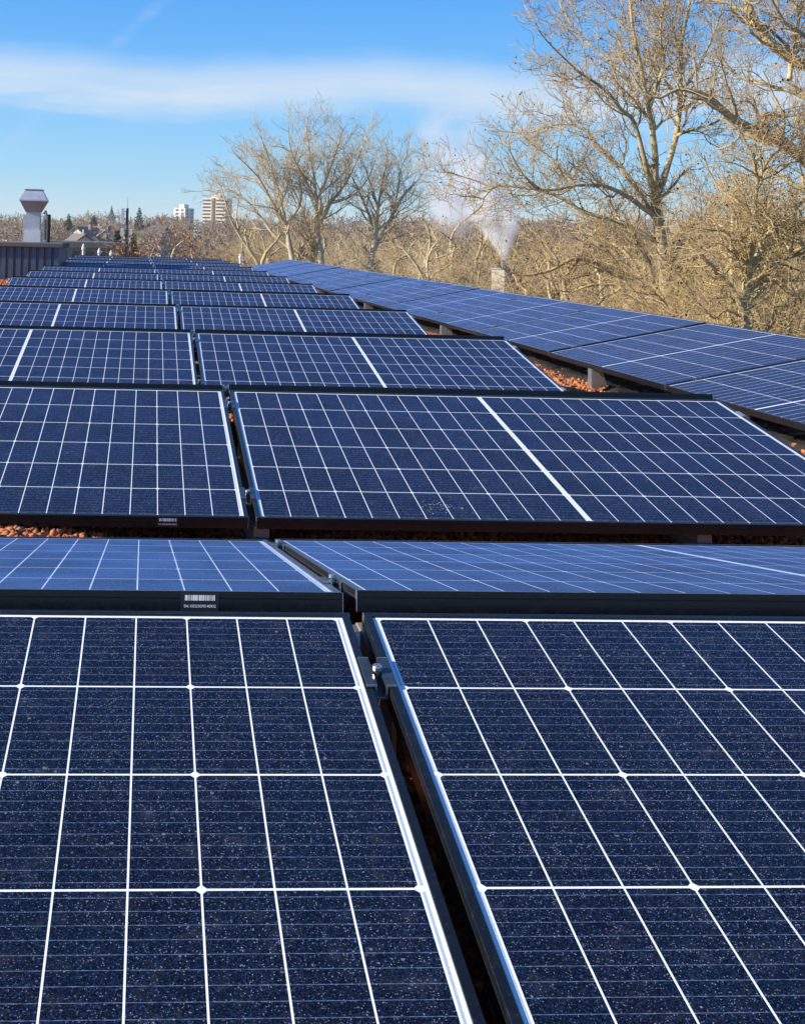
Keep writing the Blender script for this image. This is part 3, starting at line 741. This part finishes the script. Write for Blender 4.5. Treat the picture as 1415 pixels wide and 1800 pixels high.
# the tall plane tree right of the smoke
def px_tree(name, label, cat, Y, limbs, cfg, mats, seed, seeds=.05, leaves=.06, size=.035, group=None, nb=6):
    """limbs: list of (points, px width start, px width end, depth drift, bare share)"""
    b0 = at(*limbs[0][0][0][:2], Y); base = Vector((b0.x, b0.y, float(ground_z(np.array(b0.x), np.array(b0.y)))))
    root = thing(name, label, cat, base, 0, group); T = Tree(seed, cfg); s = (Y-CAM.y)/FPX/2
    foot = Vector((0, 0, -.1)); st = local(limbs[0][0][:1], Y, base)[0]
    T.limb([foot+Vector((st.x*.3, 0, 0)), st*.5+foot*.5+Vector((.1, .05, 0)), st], limbs[0][1]*s*1.35, limbs[0][1]*s, 0, False)
    seen = []
    for pts, w0, w1, dep, k0 in limbs:
        o0 = min(seen, key=lambda q: math.hypot(q[0]-pts[0][0], q[1]-pts[0][1]))[2] if seen else 0
        n_ = len(pts); P = [(p[0], p[1], o0+dep*k/n_) for k, p in enumerate(pts)]
        for a, b in zip(P[:-1], P[1:]): seen += [tuple(a[k]+(b[k]-a[k])*t/6 for k in range(3)) for t in range(7)]
        T.limb(local(P, Y, base), w0*s, max(w1*s, cfg['minr']*1.6), 0, True, k0)
    T.finish(root, mats, seeds, leaves, size, nb=nb)
    return root
big = [
 ([(1178, 575), (1170, 500), (1164, 440), (1156, 380), (1151, 338)], 25, 17, 0, .75),
 ([(1151, 338), (1151, 276), (1145, 218), (1138, 182), (1126, 120), (1112, 50), (1105, -20)], 13, 4, -1.5, .25),
 ([(1154, 345), (1164, 320), (1187, 240), (1195, 164), (1196, 84), (1205, 36), (1216, -30)], 13, 5, 1.5, .25),
 ([(1150, 330), (1137, 298), (1115, 218), (1093, 193), (1060, 156), (1009, 120), (958, 69)], 10, 3, -2.5, .22),
 ([(1153, 372), (1133, 357), (1104, 309), (1060, 266), (1024, 226), (984, 218), (935, 232)], 10, 3, 2.0, .2),
 ([(1156, 385), (1133, 367), (1089, 338), (1053, 326), (1013, 326), (962, 335), (930, 320), (905, 285)], 10, 3, -2.0, .2),
 ([(1160, 430), (1100, 395), (1028, 373), (991, 350), (954, 336), (899, 327), (862, 327), (838, 318), (806, 308)], 9, 2.5, 1.5, .10),
 ([(868, 328), (852, 345), (846, 362), (828, 378), (812, 390)], 5, 2, .3, .1),
 ([(1013, 326), (985, 300), (978, 270), (984, 240)], 6, 2, 1.0, .1),
 ([(1187, 240), (1210, 228), (1240, 222), (1275, 205)], 7, 3, -1.5, .05),
 ([(1172, 490), (1190, 440), (1225, 395), (1250, 360)], 8, 3, 1.5, .1),
 ([(1145, 218), (1120, 180), (1095, 130), (1050, 90), (1010, 50), (985, 10)], 7, 3, 2.5, .05),
 ([(1195, 164), (1225, 120), (1250, 70), (1270, 10)], 7, 3, 2.0, .05),
 ([(1138, 182), (1165, 120), (1160, 60), (1170, -10)], 7, 3, -2.0, .05)]
px_tree('plane_tree', 'tall bare plane tree with seed balls, right of the smoking chimney', 'tree', 34.0, big, PLANE, (M['bark'], M['twig']), 11, .07, .08, .024)
# low spreading limbs of a second plane tree in front of it
low = [
 ([(1200, 600), (1180, 540), (1150, 510), (1110, 492)], 16, 12, 0, .8),
 ([(1110, 492), (1084, 483), (1047, 462), (1010, 455), (985, 466), (960, 478), (915, 484), (880, 470)], 11, 3, -1.5, .05),
 ([(1110, 492), (1090, 500), (1040, 500), (1000, 515), (960, 520)], 8, 3, 1.5, .05),
 ([(1130, 500), (1105, 450), (1070, 425), (1030, 410), (990, 400)], 8, 3, 2.0, .05),
 ([(1150, 510), (1140, 460), (1120, 430), (1110, 400), (1085, 385)], 8, 3, -2.0, .05),
 ([(1180, 540), (1215, 490), (1250, 450), (1275, 420)], 8, 3, 2.0, .05)]
px_tree('plane_tree', 'low plane tree with long crooked horizontal limbs above the right hand strip', 'tree', 38.0, low, dict(PLANE, len=(1.9, 1.0, .55, .3)), (M['bark'], M['twig']), 12, .05, .2, .03)
near = [
 ([(1312, 640), (1308, 585), (1308, 530), (1312, 490)], 17, 14, 0, .6),
 ([(1312, 490), (1318, 460), (1322, 420), (1324, 370), (1330, 320), (1322, 270)], 12, 6, -.8, .05),
 ([(1310, 495), (1340, 435), (1366, 405), (1400, 360), (1440, 330)], 16, 9, .8, .05),
 ([(1345, 430), (1352, 400), (1342, 365), (1338, 345), (1310, 320), (1285, 345), (1262, 380)], 7, 3, .6, .05),
 ([(1318, 470), (1290, 440), (1278, 410), (1250, 405)], 6, 3, -.8, .05),
 ([(1366, 405), (1390, 440), (1420, 430), (1450, 410)], 8, 5, -1., .05),
 ([(1313, 520), (1345, 480), (1380, 455), (1430, 440)], 9, 5, 1., .05),
 ([(1310, 560), (1275, 545), (1255, 560), (1235, 540)], 6, 3, -.6, .05),
 ([(1330, 320), (1350, 280), (1372, 262), (1400, 240)], 8, 4, .9, .05)]
NEAR = dict(gap=(.17, .14, .11, .1), len=(1.7, .85, .45, .25), maxlev=3, thick=.025, minr=.0045, step=.22, wob=.30, up=.08)
px_tree('plane_tree', 'crooked yellow barked plane tree filling the right edge of the view', 'tree', 21.5, near, NEAR, (M['bark'], M['twig']), 13, .04, .10, .022)
over = [
 ([(1520, 560), (1500, 430), (1480, 360)], 44, 34, 0, .9),
 ([(1480, 360), (1450, 315), (1412, 280), (1375, 250), (1345, 240), (1312, 222), (1280, 203), (1246, 172), (1215, 160), (1188, 158), (1160, 172)], 26, 5, -1.0, .2),
 ([(1345, 240), (1330, 220), (1345, 200), (1375, 205), (1410, 200)], 10, 5, .8, .1),
 ([(1480, 360), (1475, 250), (1462, 140), (1415, 115), (1382, 97), (1350, 70), (1325, 35), (1312, 0), (1306, -40)], 28, 12, .6, .2),
 ([(1386, 140), (1388, 118), (1392, 90), (1400, 50), (1410, 0)], 9, 5, .8, .05),
 ([(1480, 360), (1440, 345), (1400, 330), (1360, 300), (1330, 290)], 12, 4, 1.0, .1),
 ([(1475, 250), (1440, 190), (1400, 165), (1350, 150), (1310, 140), (1280, 120)], 12, 4, 1.6, .1),
 ([(1462, 140), (1440, 60), (1430, 0), (1425, -40)], 14, 7, 1.6, .1),
 ([(1462, 140), (1420, 70), (1380, 40), (1345, -20)], 10, 5, -1.4, .1)]
px_tree('plane_tree', 'large plane tree off the right side reaching thick branches across the upper right', 'tree', 22.5, over, dict(NEAR, up=.14, gap=(.23, .17, .12, .1)), (M['bark'], M['twig']), 14, .04, .10, .02)

MIDC = dict(gap=(.40, .32, .24, .25), len=(3.0, 1.6, .95, .5), maxlev=3, thick=.06, minr=.010, step=.6, wob=.24, up=.16, ang=(30, 68))
low_ = lambda L: [([(x, y if y > 400 else 400-(400-y)*.86) for x, y in P], a, b, c, d) for P, a, b, c, d in L]
m1 = [([(520, 490), (514, 455), (508, 425)], 12, 10, 0, .9),
 ([(508, 425), (503, 395), (498, 365), (490, 330), (480, 285), (468, 240)], 8, 3, 0, .05),
 ([(510, 438), (478, 408), (455, 372), (430, 342), (400, 322), (378, 326)], 6, 2, 2, .1),
 ([(500, 390), (476, 342), (456, 300), (430, 268)], 6, 2, -2, .1),
 ([(503, 395), (525, 360), (530, 320), (520, 280)], 5, 2, 2, .1), ([(490, 330), (460, 310), (430, 300), (405, 290)], 4, 2, 3, .1)]
px_tree('bare_tree', 'bare tree left of the pair, its limbs spreading far to the left', 'tree', 75, low_(m1), MIDC, (M['barkgrey'], M['twiggrey']), 21, .0, .0, .05, 'three bare trees beyond the roof end')
m0 = [([(458, 475), (452, 460), (436, 435)], 8, 7, 0, .9), ([(436, 435), (422, 415), (408, 390), (398, 360), (390, 330)], 6, 2, 0, .1), ([(422, 415), (416, 380), (420, 350)], 4, 2, 1, .1)]
px_tree('bare_tree', 'small leaning bare tree in front of the tall tower block', 'tree', 68, m0, dict(MIDC, len=(1.6, .9, .5, .3)), (M['bark'], M['twiggrey']), 22, .0, .0, .05)
m2 = [([(568, 495), (565, 460), (560, 425), (557, 395)], 13, 10, 0, .8),
 ([(557, 395), (556, 345), (552, 300), (545, 250), (540, 212)], 8, 3, 0, .05),
 ([(558, 405), (580, 352), (602, 320), (625, 270), (640, 228)], 7, 2, 2, .05),
 ([(556, 345), (535, 300), (515, 255), (508, 215)], 5, 2, -2, .05), ([(556, 350), (577, 290), (592, 240), (600, 208)], 6, 2, -1, .05),
 ([(562, 470), (549, 430), (541, 400), (530, 360), (515, 320)], 8, 3, 2, .1), ([(580, 352), (620, 335), (640, 310), (655, 280)], 4, 2, -2, .1)]
px_tree('bare_tree', 'tallest bare tree of the three beyond the roof end, in their middle', 'tree', 75, low_(m2), MIDC, (M['barkgrey'], M['twiggrey']), 23, .0, .0, .05, 'three bare trees beyond the roof end')
m3 = [([(646, 500), (650, 470), (656, 440), (661, 405)], 12, 9, 0, .8),
 ([(661, 405), (665, 360), (672, 310), (680, 268)], 7, 2, 0, .05), ([(655, 442), (672, 412), (692, 370), (712, 330), (735, 303), (746, 285)], 8, 2, 2, .05),
 ([(658, 425), (690, 397), (716, 376), (745, 352)], 5, 2, -2, .1), ([(660, 402), (641, 352), (626, 312), (612, 285)], 6, 2, 2, .05), ([(665, 360), (652, 312), (640, 275)], 5, 2, -2, .05),
 ([(692, 370), (700, 320), (705, 280), (712, 262)], 4, 2, 1, .05)]
px_tree('bare_tree', 'broad bare tree right of the tallest one, beside the drifting smoke', 'tree', 75, low_(m3), MIDC, (M['barkgrey'], M['twiggrey']), 24, .0, .0, .05, 'three bare trees beyond the roof end')

# templates for the woods: copies share the meshes
def template(seed, H, mats, cfg, leaves=0, lsize=.05, spread=.85, lean=.12, low=.22):
    T = Tree(seed, cfg); R = T.R; pts = [(0, 0, -.2)]
    for k in range(1, 6): pts.append((R.gauss(0, lean)*k*.7, R.gauss(0, lean)*k*.7, H*.78*k/5))
    T.limb(pts, H*.016, H*.006, 0, False)
    nl = cfg.get('nl', 9)
    for k in range(nl):
        z = H*(low+(.72-low)*k/nl); a = k*2.4+R.uniform(-.4, .4); i = z/(H*.78)*5; j = min(4, int(i)); f = i-j
        p = [pts[j][q]+(pts[j+1][q]-pts[j][q])*f for q in range(3)]
        l = H*spread*.42*(1-.45*k/nl)*R.uniform(.8, 1.2); pp_ = [tuple(p)]
        for t in (.3, .65, 1): pp_.append((p[0]+cos(a)*l*t+R.gauss(0, .25), p[1]+sin(a)*l*t+R.gauss(0, .25), p[2]+l*(.55*t+.15*t*t)+R.gauss(0, .2)))
        T.limb(pp_, H*.0055, H*.0020, 0, True, .12)
    return T
WOOD = dict(gap=(.30, .24, .19, .2), len=(2.0, 1.05, .6, .3), maxlev=3, thick=.045, minr=.0065, step=.42, wob=.30, up=.10)
FARW = dict(gap=(.8, .6, .5, .3), len=(2.0, 1.1, .7, .3), maxlev=2, thick=.08, minr=.05, step=.8, wob=.22, up=.2, nl=9)
HILLW = dict(FARW, gap=(.9, .7, .5, .3), minr=.10, thick=.14)
TM = []
def make_template(name, T, mats, leaves=0, lsize=.06, seeds=0):
    root = thing(name, 'x', 'tree'); T.finish(root, mats, seeds, leaves, lsize); TM.append(root); return [root, False]
def dup(rec, loc, rz, sc, label, group=None, cat='tree', sz=None):
    root, used = rec
    if not used: r = root; rec[1] = True
    else:
        r = root.copy(); C.objects.link(r)
        for ch in root.children:
            c = ch.copy(); C.objects.link(c); c.parent = r
    r.location = loc; r.rotation_euler = (0, 0, rz); r.scale = (sc, sc, sz or sc); r['label'] = label; r['category'] = cat
    if group: r['group'] = group
    return r
tA = make_template('bare_tree', template(31, 11.5, None, WOOD), (M['bark'], M['twig']), .03, .04)
tB = make_template('bare_tree', template(32, 11.0, None, dict(WOOD, wob=.36, up=.04), low=.15), (M['bark'], M['twig']), .05, .04)
tC = make_template('bare_tree', template(33, 12.0, None, WOOD, low=.3, spread=.7), (M['barkgrey'], M['twiggrey']), 0)
tO = make_template('oak_tree', template(34, 10.5, None, dict(WOOD, lpt=5, spread=3.2, gap=(.5, .42, .4, .3)), low=.2, spread=.95), (M['barkgrey'], M['brownleaf'], M['brownleaf']), .8, .07)
tF = make_template('bare_tree', template(35, 11, None, FARW), (M['twigfar'], M['twigfar']), 0)
tG = make_template('bare_tree', template(36, 10, None, dict(FARW, up=.1), low=.15, spread=1.0), (M['twigfar'], M['twigfar']), 0)
tH = template(37, 11, None, HILLW); tI = template(38, 10, None, HILLW, low=.15, spread=1.0)
def gz(x, y): return float(ground_z(np.array(x), np.array(y)))
def plant(rec, pxx, pytop, Y, H, label, group, sq=1.0):
    """tree whose top reaches pixel (pxx, pytop) when it stands at depth Y"""
    p = at(pxx, pytop, Y); g0 = gz(p.x, p.y); s_ = (p.z-g0)/H
    return dup(rec, (p.x, p.y, g0), random.uniform(0, 6.28), s_*sq, label, group, sz=s_)
# thicket behind the right hand strip
for k in range(84):
    px_ = 700+ (k+random.uniform(-.6, .6))*9.0; Y = random.choice((40, 46, 52, 58, 66, 80))+random.uniform(-3, 3)
    top = 368+random.uniform(-6, 40)-(max(0, px_-1180)*.12)
    if 790 < px_ < 960: Y = max(Y, 58); top += 14*(840 < px_ < 930)
    if 1080 < px_ < 1220: Y = max(Y, 44)
    if Y < 48 and px_ < 1180: top += 25
    plant(random.choice((tA, tB, tB, tC)), px_, top, Y, (11.5, 11, 11, 12)[0], 'tan twiggy bare tree in the thicket behind the right hand strip', 'bare trees of the thicket behind the right hand strip', 1.1)
for k in range(22):
    px_ = 1232+k*9.5+random.uniform(-8, 8); Y = random.uniform(25, 36)
    plant(random.choice((tA, tB)), px_, 300+random.uniform(-80, 120), Y, 11.2, 'yellowish bare tree crowding the right edge below the thick branches', 'bare trees crowding the right edge', .62)
for k in range(30):
    px_ = 425+(k+random.uniform(-.5, .5))*10.5; Y = random.uniform(82, 130)
    plant(random.choice((tA, tB, tC)), px_, random.uniform(384, 412), Y, 11.3, 'tan bare tree low behind the three tall bare trees', 'bare trees low behind the three tall ones', 1.25)
# withered oaks left of the tower
for px_, tp, Y, nm in ((300, 388, 92, 'large rust brown withered oak below the white tower block'), (345, 398, 96, 'rust brown withered oak below the tall tower block'), (262, 402, 104, 'smaller rust brown withered tree right of the antenna mast')):
    plant(tO, px_, tp, Y, 10.4, nm, None, 1.15)
# town trees on the left
for k in range(34):
    px_ = -10+k*9.6+random.uniform(-4, 4); Y = random.uniform(270, 470)
    tp = random.uniform(377, 402)
    plant(random.choice((tF, tG)), px_, tp, Y, 10.5, 'grey brown bare tree among the houses on the left skyline', 'bare trees among the houses on the left', 1.3)
# wooded hill: too far and too many to count
def wood(n):
    pairs = []
    for T in (tH, tI): pairs.append([T.big.arrays(4), T.small.arrays(3)])
    VV = []; FF = []; o = 0
    for k in range(n):
        a = RNG.uniform(-.22, .72); r = RNG.uniform(300, 700)
        x = r*sin(a); y = r*cos(a); s_ = RNG.uniform(.8, 1.25); q = RNG.uniform(0, 6.28)
        rot = np.array([[cos(q), -sin(q), 0], [sin(q), cos(q), 0], [0, 0, 1]])*s_*np.array([[1.5, 1.5, 1]]).T
        for v, f in pairs[k % 2]:
            VV.append(v@rot.T+np.array([x, y, gz(x, y)])); FF.append(f+o); o += len(v)
    return np.vstack(VV).astype(np.float32), np.vstack(FF)
v, f = wood(620)
tag(link('distant_wood', np_mesh('distant_wood', v, f, M['twigfar'])), 'brown leafless wood covering the hill along the horizon', None, None, 'stuff')

# conifers
def conifer_mesh(seed, H, rad):
    R = random.Random(seed); T = Segs(); N = Segs(); T.seg((0, 0, -.3), (0, 0, H), H*.018, .02)
    z = H*.12
    while z < H*.99:
        l = rad*(1-z/H)**.8*R.uniform(.7, 1.15)+.12; n = 7
        for k in range(n):
            a = k*2*pi/n+R.uniform(-.4, .4); d = (cos(a), sin(a)); prev = (0, 0, z)
            for t in (.35, .7, 1):
                q = (d[0]*l*t, d[1]*l*t, z-l*.25*t+R.gauss(0, .05)); N.seg(prev, q, .05*H/9, .05*H/9)
                for _ in range(4):
                    N.seg(q, (q[0]+R.gauss(0, l*.18), q[1]+R.gauss(0, l*.18), q[2]+R.gauss(-.05, l*.1)), .075*H/9, .03)
                prev = q
        z += H*.026
    return T, N
def conifer(pxx, pytop, Y, rad, seed, label):
    p = at(pxx, pytop, Y); g0 = gz(p.x, p.y); H = p.z-g0; T, N = conifer_mesh(seed, H, rad)
    o = thing('conifer_tree', label, 'tree', (p.x, p.y, g0)); link('trunk', T.mesh('trunk', M['conbark'], 6), o); link('crown', N.mesh('crown', M['conifer'], 3), o)
conifer(246, 364, 330, 3.4, 1, 'dark spruce standing above the skyline right of the antenna mast')
conifer(122, 375, 330, 4.0, 2, 'dark conifer on the skyline between the exhaust stack and the church spire')
conifer(207, 402, 112, 1.9, 3, 'yellow green conifer at the left foot of the antenna mast')
conifer(236, 408, 118, 1.7, 4, 'dark green conifer at the right foot of the antenna mast')
conifer(166, 378, 420, 4.6, 5, 'broad dark conifer on the skyline left of the church spire')

# ------------------------------------------------------------------ town
M['white'] = noisy('white_wall', (.72, .70, .66), (.62, .60, .56), .2, .8)
M['cream'] = noisy('cream_concrete', (.72, .62, .48), (.64, .54, .41), .15, .8)
M['darkconc'] = noisy('brown_concrete', (.30, .25, .22), (.24, .20, .18), .15, .85)
M['rooftile'] = noisy('dull_roof_tile', (.20, .16, .14), (.15, .12, .105), .8, .9)
M['window'] = mat('dark_window', (.05, .06, .075), .15)[0]
M['slate'] = noisy('copper_green_spire', (.045, .085, .075), (.03, .06, .055), .5, .6)
def tower(name, label, pxc, pyt, Y, W1, D1, rz, floors, wall, shade, wins, recess=None):
    p = at(pxc, pyt, Y); g0 = gz(p.x, p.y)-1; H = p.z-g0
    o = thing(name, label, 'tower block', (p.x, p.y, g0), rz)
    b = MB()
    if recess:
        x0, x1 = recess; b.box(-W1/2, x0, -D1/2, D1/2, 0, H); b.box(x0+.01, x1-.01, -D1/2+3.5, D1/2-.5, 0, H-.5, 1); b.box(x1, W1/2, -D1/2, D1/2, 0, H-.01)
    else: b.box(-W1/2, W1/2, -D1/2, D1/2, 0, H)
    b.obj('wall', [wall, shade], o)
    MB().box(-W1*.22, W1*.2, -D1*.25, D1*.25, H+.01, H+2.2).obj('roof_housing', wall, o)
    fh = (H-1.2)/floors
    for k in range(floors):
        z = .8+k*fh
        for (fx0, fx1) in wins:
            q = MB().box(fx0, fx1, -D1/2-.06, -D1/2-.005, z+fh*.30, z+fh*.78).obj('window', M['window'], o)
        q = MB()
        for (fy0, fy1) in ((-D1*.36, -D1*.12), (D1*.12, D1*.36)): q.box(W1/2+.005, W1/2+.06, fy0, fy1, z+fh*.30, z+fh*.78)
        q.obj('window', M['window'], o)
    return o
R45 = radians(36)
tower('tower_block', 'white tower block on the skyline left of the taller cream one', 324, 366, 700, 8.0, 9.0, -R45, 9, M['white'], M['darkconc'], [(-2.6, -.6), (1.2, 2.8)])
tower('tower_block', 'tall cream tower block with balcony bands behind the bare branches', 383, 349, 720, 15.0, 9.0, -R45*.8, 12, M['cream'], M['darkconc'], [(-7.4, -2.2), (1.3, 7.2)], (-1.7, 1.0))
def house(label, pxc, pyr, Y, w_, d_, rz, wall, group=None):
    p = at(pxc, pyr, Y); g0 = min(gz(p.x, p.y), p.z-5)
    H = p.z-g0; e = H-w_*.38
    o = thing('house', label, 'house', (p.x, p.y, g0), rz, group)
    b = MB(); b.add([(-w_/2, -d_/2, 0), (w_/2, -d_/2, 0), (w_/2, d_/2, 0), (-w_/2, d_/2, 0), (-w_/2, -d_/2, e), (w_/2, -d_/2, e), (w_/2, d_/2, e), (-w_/2, d_/2, e), (0, -d_/2, H-.1), (0, d_/2, H-.1)],
        [(0, 1, 5, 8, 4), (2, 3, 7, 9, 6), (1, 2, 6, 5), (3, 0, 4, 7)]); b.obj('wall', wall, o)
    r = MB(); t_ = .25; ov = .5
    for s_ in (-1, 1):
        xa, za = s_*(w_/2+ov), e-ov*.76; 
        vs = [(s_*.01, -d_/2-ov, H), (xa, -d_/2-ov, za), (xa, d_/2+ov, za), (s_*.01, d_/2+ov, H)]; vs += [(x, y, z+t_) for x, y, z in vs]
        fs = [(0, 1, 2, 3), (7, 6, 5, 4), (0, 4, 5, 1), (1, 5, 6, 2), (2, 6, 7, 3), (3, 7, 4, 0)]
        r.add(vs, fs)
    rf = r.obj('roof', M['rooftile'], o); c = MB().box(w_*.14, w_*.14+.7, -.5, .4, H-w_*.2, H+.9); c.obj('chimney', M['darkconc'], rf)
    for k in range(2):
        for zz in (e*.45, e*.8):
            MB().box(-w_*.32+k*w_*.4, -w_*.12+k*w_*.4, -d_/2-.05, -d_/2-.005, zz-.7, zz+.6).obj('window', M['window'], o)
    return o
for args in (('white gabled house low behind the plant room roof edge', 141, 413, 200, 3.6, 6, .35, M['cream']), ('pale house half hidden in the trees left of the church spire', 152, 400, 330, 7, 10, -.5, M['white']),
             ('cream house with a brown roof below the church spire', 168, 399, 350, 8, 11, .5, M['cream']), ('pale house just right of the one below the church spire', 184, 404, 330, 6, 9, .2, M['cream']),
             ('long white house left of the exhaust stack', 22, 402, 380, 7, 12, .7, M['white']), ('small pale house below the white tower block', 258, 398, 330, 6, 11, 1.2, M['white']),
             ('small cream house at the foot of the skyline, near the antenna mast', 178, 418, 240, 4.5, 7, -.3, M['cream'])):
    house(*args)
# church spire
p = at(197, 361, 620); g0 = gz(p.x, p.y)-1; H = p.z-g0
o = thing('church_tower', 'church tower with a thin dark green spire above the trees', 'church', (p.x, p.y, g0))
MB().box(-2.2, 2.2, -2.2, 2.2, 0, H-6.5).obj('wall', M['white'], o); MB().lathe([(3.0, H-6.49), (1.4, H-4.4), (.55, H-2.0), (.12, H)], 8).obj('spire', M['slate'], o)
# long low flat roofed building beyond our roof
a = at(95, 424, 105); b = at(214, 424, 105)
o = thing('flat_roof_building', 'long low brown flat roofed building beyond the plant room', 'building', (a.x, 105, GROUND))
hz = a.z-GROUND; MB().box(0, b.x-a.x, 0, 16, 0, hz-.5).obj('wall', M['darkconc'], o)
MB().box(-.3, b.x-a.x+.3, -.3, 16.3, hz-.495, hz).obj('roof', M['membrane'], o)
wn_ = MB()
for k in range(5): MB().box(.5+k*1.15, 1.2+k*1.15, -.06, -.005, hz-1.5, hz-.8).obj('window', M['window'], o)
# antenna mast
p = at(222, 450, 112); top = at(223, 366, 112).z; g0 = gz(p.x, p.y)
o = thing('antenna_mast', 'dark antenna mast with white panel antennas in front of the conifers', 'antenna mast', (p.x, 112, g0)); hh = top-g0
MB().lathe([(.17, 0), (.13, hh), (.02, hh+.02)], 10).obj('pole', mat('mast_grey', (.05, .06, .06), .6)[0], o)
MB().lathe([(.018, hh+.021), (.012, hh+1.1)], 6).obj('lightning_rod', M['claddark'], o)
def pz(y): return at(222, y, 112).z-g0
for (xo, y0, y1, hw) in ((-.40, 366, 391, .15), (-.42, 402, 416, .15), (.38, 403, 413, .13), (-.30, 424, 432, .10), (.30, 424, 431, .10)):
    an = MB().box(xo-hw, xo+hw, -.28, -.12, pz(y1), pz(y0), 0, .03).obj('panel_antenna', M['whitepaint'], o)
    br = MB(); 
    for zz in (.25, .75): br.box(min(xo, 0), max(xo, 0), -.11, -.06, pz(y1)+(pz(y0)-pz(y1))*zz-.03, pz(y1)+(pz(y0)-pz(y1))*zz+.03)
    br.obj('bracket', M['claddark'], an)

# ------------------------------------------------------------------ smoking chimney behind the strip
YC = 47.0
p = at(884, 474, YC); g0 = gz(p.x, p.y); ztop = p.z
M['chim'] = noisy('pale_chimney_render', (.40, .37, .32), (.32, .295, .26), 3.0, .85)
o = thing('chimney', 'square pale chimney block with a steel flue, smoking, behind the right hand strip', 'chimney', (p.x, YC, g0), radians(38))
hh = ztop-g0
MB().box(-.335, .335, -.31, .31, 0, hh).obj('wall', M['chim'], o)
MB().box(-.37, .37, -.345, .345, hh+.002, hh+.07, 0, .01).obj('cap', M['sheet'], o)
fl = MB(); fl.lathe([(.085, hh+.072), (.085, hh+.32), (.115, hh+.322), (.115, hh+.37), (.07, hh+.372), (.07, hh+.30)], 16); fl.obj('flue', M['steel'], o)
tag(MB().box(p.x+.44, p.x+.86, YC+.3, YC+.8, g0, ztop-.05, 0, .02).obj('chimney_shaft', M['darkconc']), 'dark brown shaft just right of the pale chimney block', 'shaft')
def smoke(name, label, base, top, rad0, rad1, drift, dens, color, seed, sc=1.0, foot=.02):
    """plume as a volume: a bent column widening upwards, broken up by noise"""
    Hh = top-base.z; xm = rad1+abs(drift)
    x0, x1 = (-xm-.3, rad1+.5) if drift < 0 else (-rad1-.5, xm+.3)
    mb = MB().box(x0, x1, -rad1-.3, rad1+.3, .02, Hh)
    m = bpy.data.materials.new(name); m.use_nodes = True; t = NT(m.node_tree); t.n.clear()
    co = t.coord('Object'); x, y, z = t.sep(co); h = t.m('DIVIDE', z, Hh)
    warp = t.vm('SUBTRACT', t.noise(co, .55*sc, 2, .5, True), (.5, .5, .5)); wx, wy, wz = t.sep(warp)
    cx = t.m('MULTIPLY', t.m('POWER', t.m('MAXIMUM', h, 0.0), 1.6), drift)
    amp = t.step(h, .0, .4, .1, 1.0)
    dx_ = t.m('ADD', t.m('SUBTRACT', x, cx), t.m('MULTIPLY', t.m('MULTIPLY', wx, rad1*1.5), amp)); dy_ = t.m('ADD', y, t.m('MULTIPLY', wy, amp))
    rr = t.m('SQRT', t.m('ADD', t.m('MULTIPLY', dx_, dx_), t.m('MULTIPLY', dy_, dy_)))
    rad = t.step(h, 0.0, .42, rad0, rad1, False)
    core = t.step(t.m('DIVIDE', rr, rad), 1.15, .05)
    nz = t.step(t.noise(t.vm('ADD', co, (seed, seed*2.1, 0)), 1.1*sc, 2, .5), .30, .72)
    fade = t.m('MULTIPLY', t.step(h, .0, foot), t.m('MULTIPLY', t.step(h, 1.0, .66), t.step(h, .0, .5, 1.0, .22)))
    d = t.m('MULTIPLY', t.m('MULTIPLY', core, t.m('ADD', nz, t.step(h, .35, .0, 0, .5))), t.m('MULTIPLY', fade, dens))
    v_ = t.new('ShaderNodeVolumePrincipled'); t.put(v_.inputs['Color'], color); t.put(v_.inputs['Density'], d); v_.inputs['Anisotropy'].default_value = .1
    out = t.new('ShaderNodeOutputMaterial'); t.l.new(v_.outputs[0], out.inputs['Volume'])
    o = mb.obj(name, m); o.location = base; tag(o, label, 'smoke', None, 'stuff')
    return o
fb = Vector((p.x, YC, ztop+.36))
smoke('chimney_smoke', 'white smoke rising from the steel flue of the pale chimney', fb, at(860, 250, YC).z, .13, 1.25, -2.1, 11.0, (.99, .99, 1.0), 3.1, 1.2)
p2 = at(800, 425, YC+14)
smoke('drifting_smoke', 'thin grey smoke drifting up left of the smoking chimney', p2, at(790, 150, YC+14).z, 1.2, 2.3, -.3, 2.6, (.93, .93, .97), 9.4, .7, .30)
# the winter air: far trees and towers fade a little
mh = bpy.data.materials.new('haze_air'); mh.use_nodes = True; t = NT(mh.node_tree); t.n.clear()
v_ = t.new('ShaderNodeVolumePrincipled'); v_.inputs['Color'].default_value = (.86, .91, 1, 1); v_.inputs['Density'].default_value =   .00021; v_.inputs['Anisotropy'].default_value = .2
ov = t.new('ShaderNodeOutputMaterial'); t.l.new(v_.outputs[0], ov.inputs['Volume'])
tag(MB().box(-1560, 1560, -1560, 1560, -40, 32).obj('haze', mh), 'thin pale winter haze lying over the whole place', None, None, 'stuff')
#print('SEGS', {o.name: len(o.data.polygons) for o in bpy.data.objects if o.type == 'MESH' and len(o.data.polygons) > 60000})
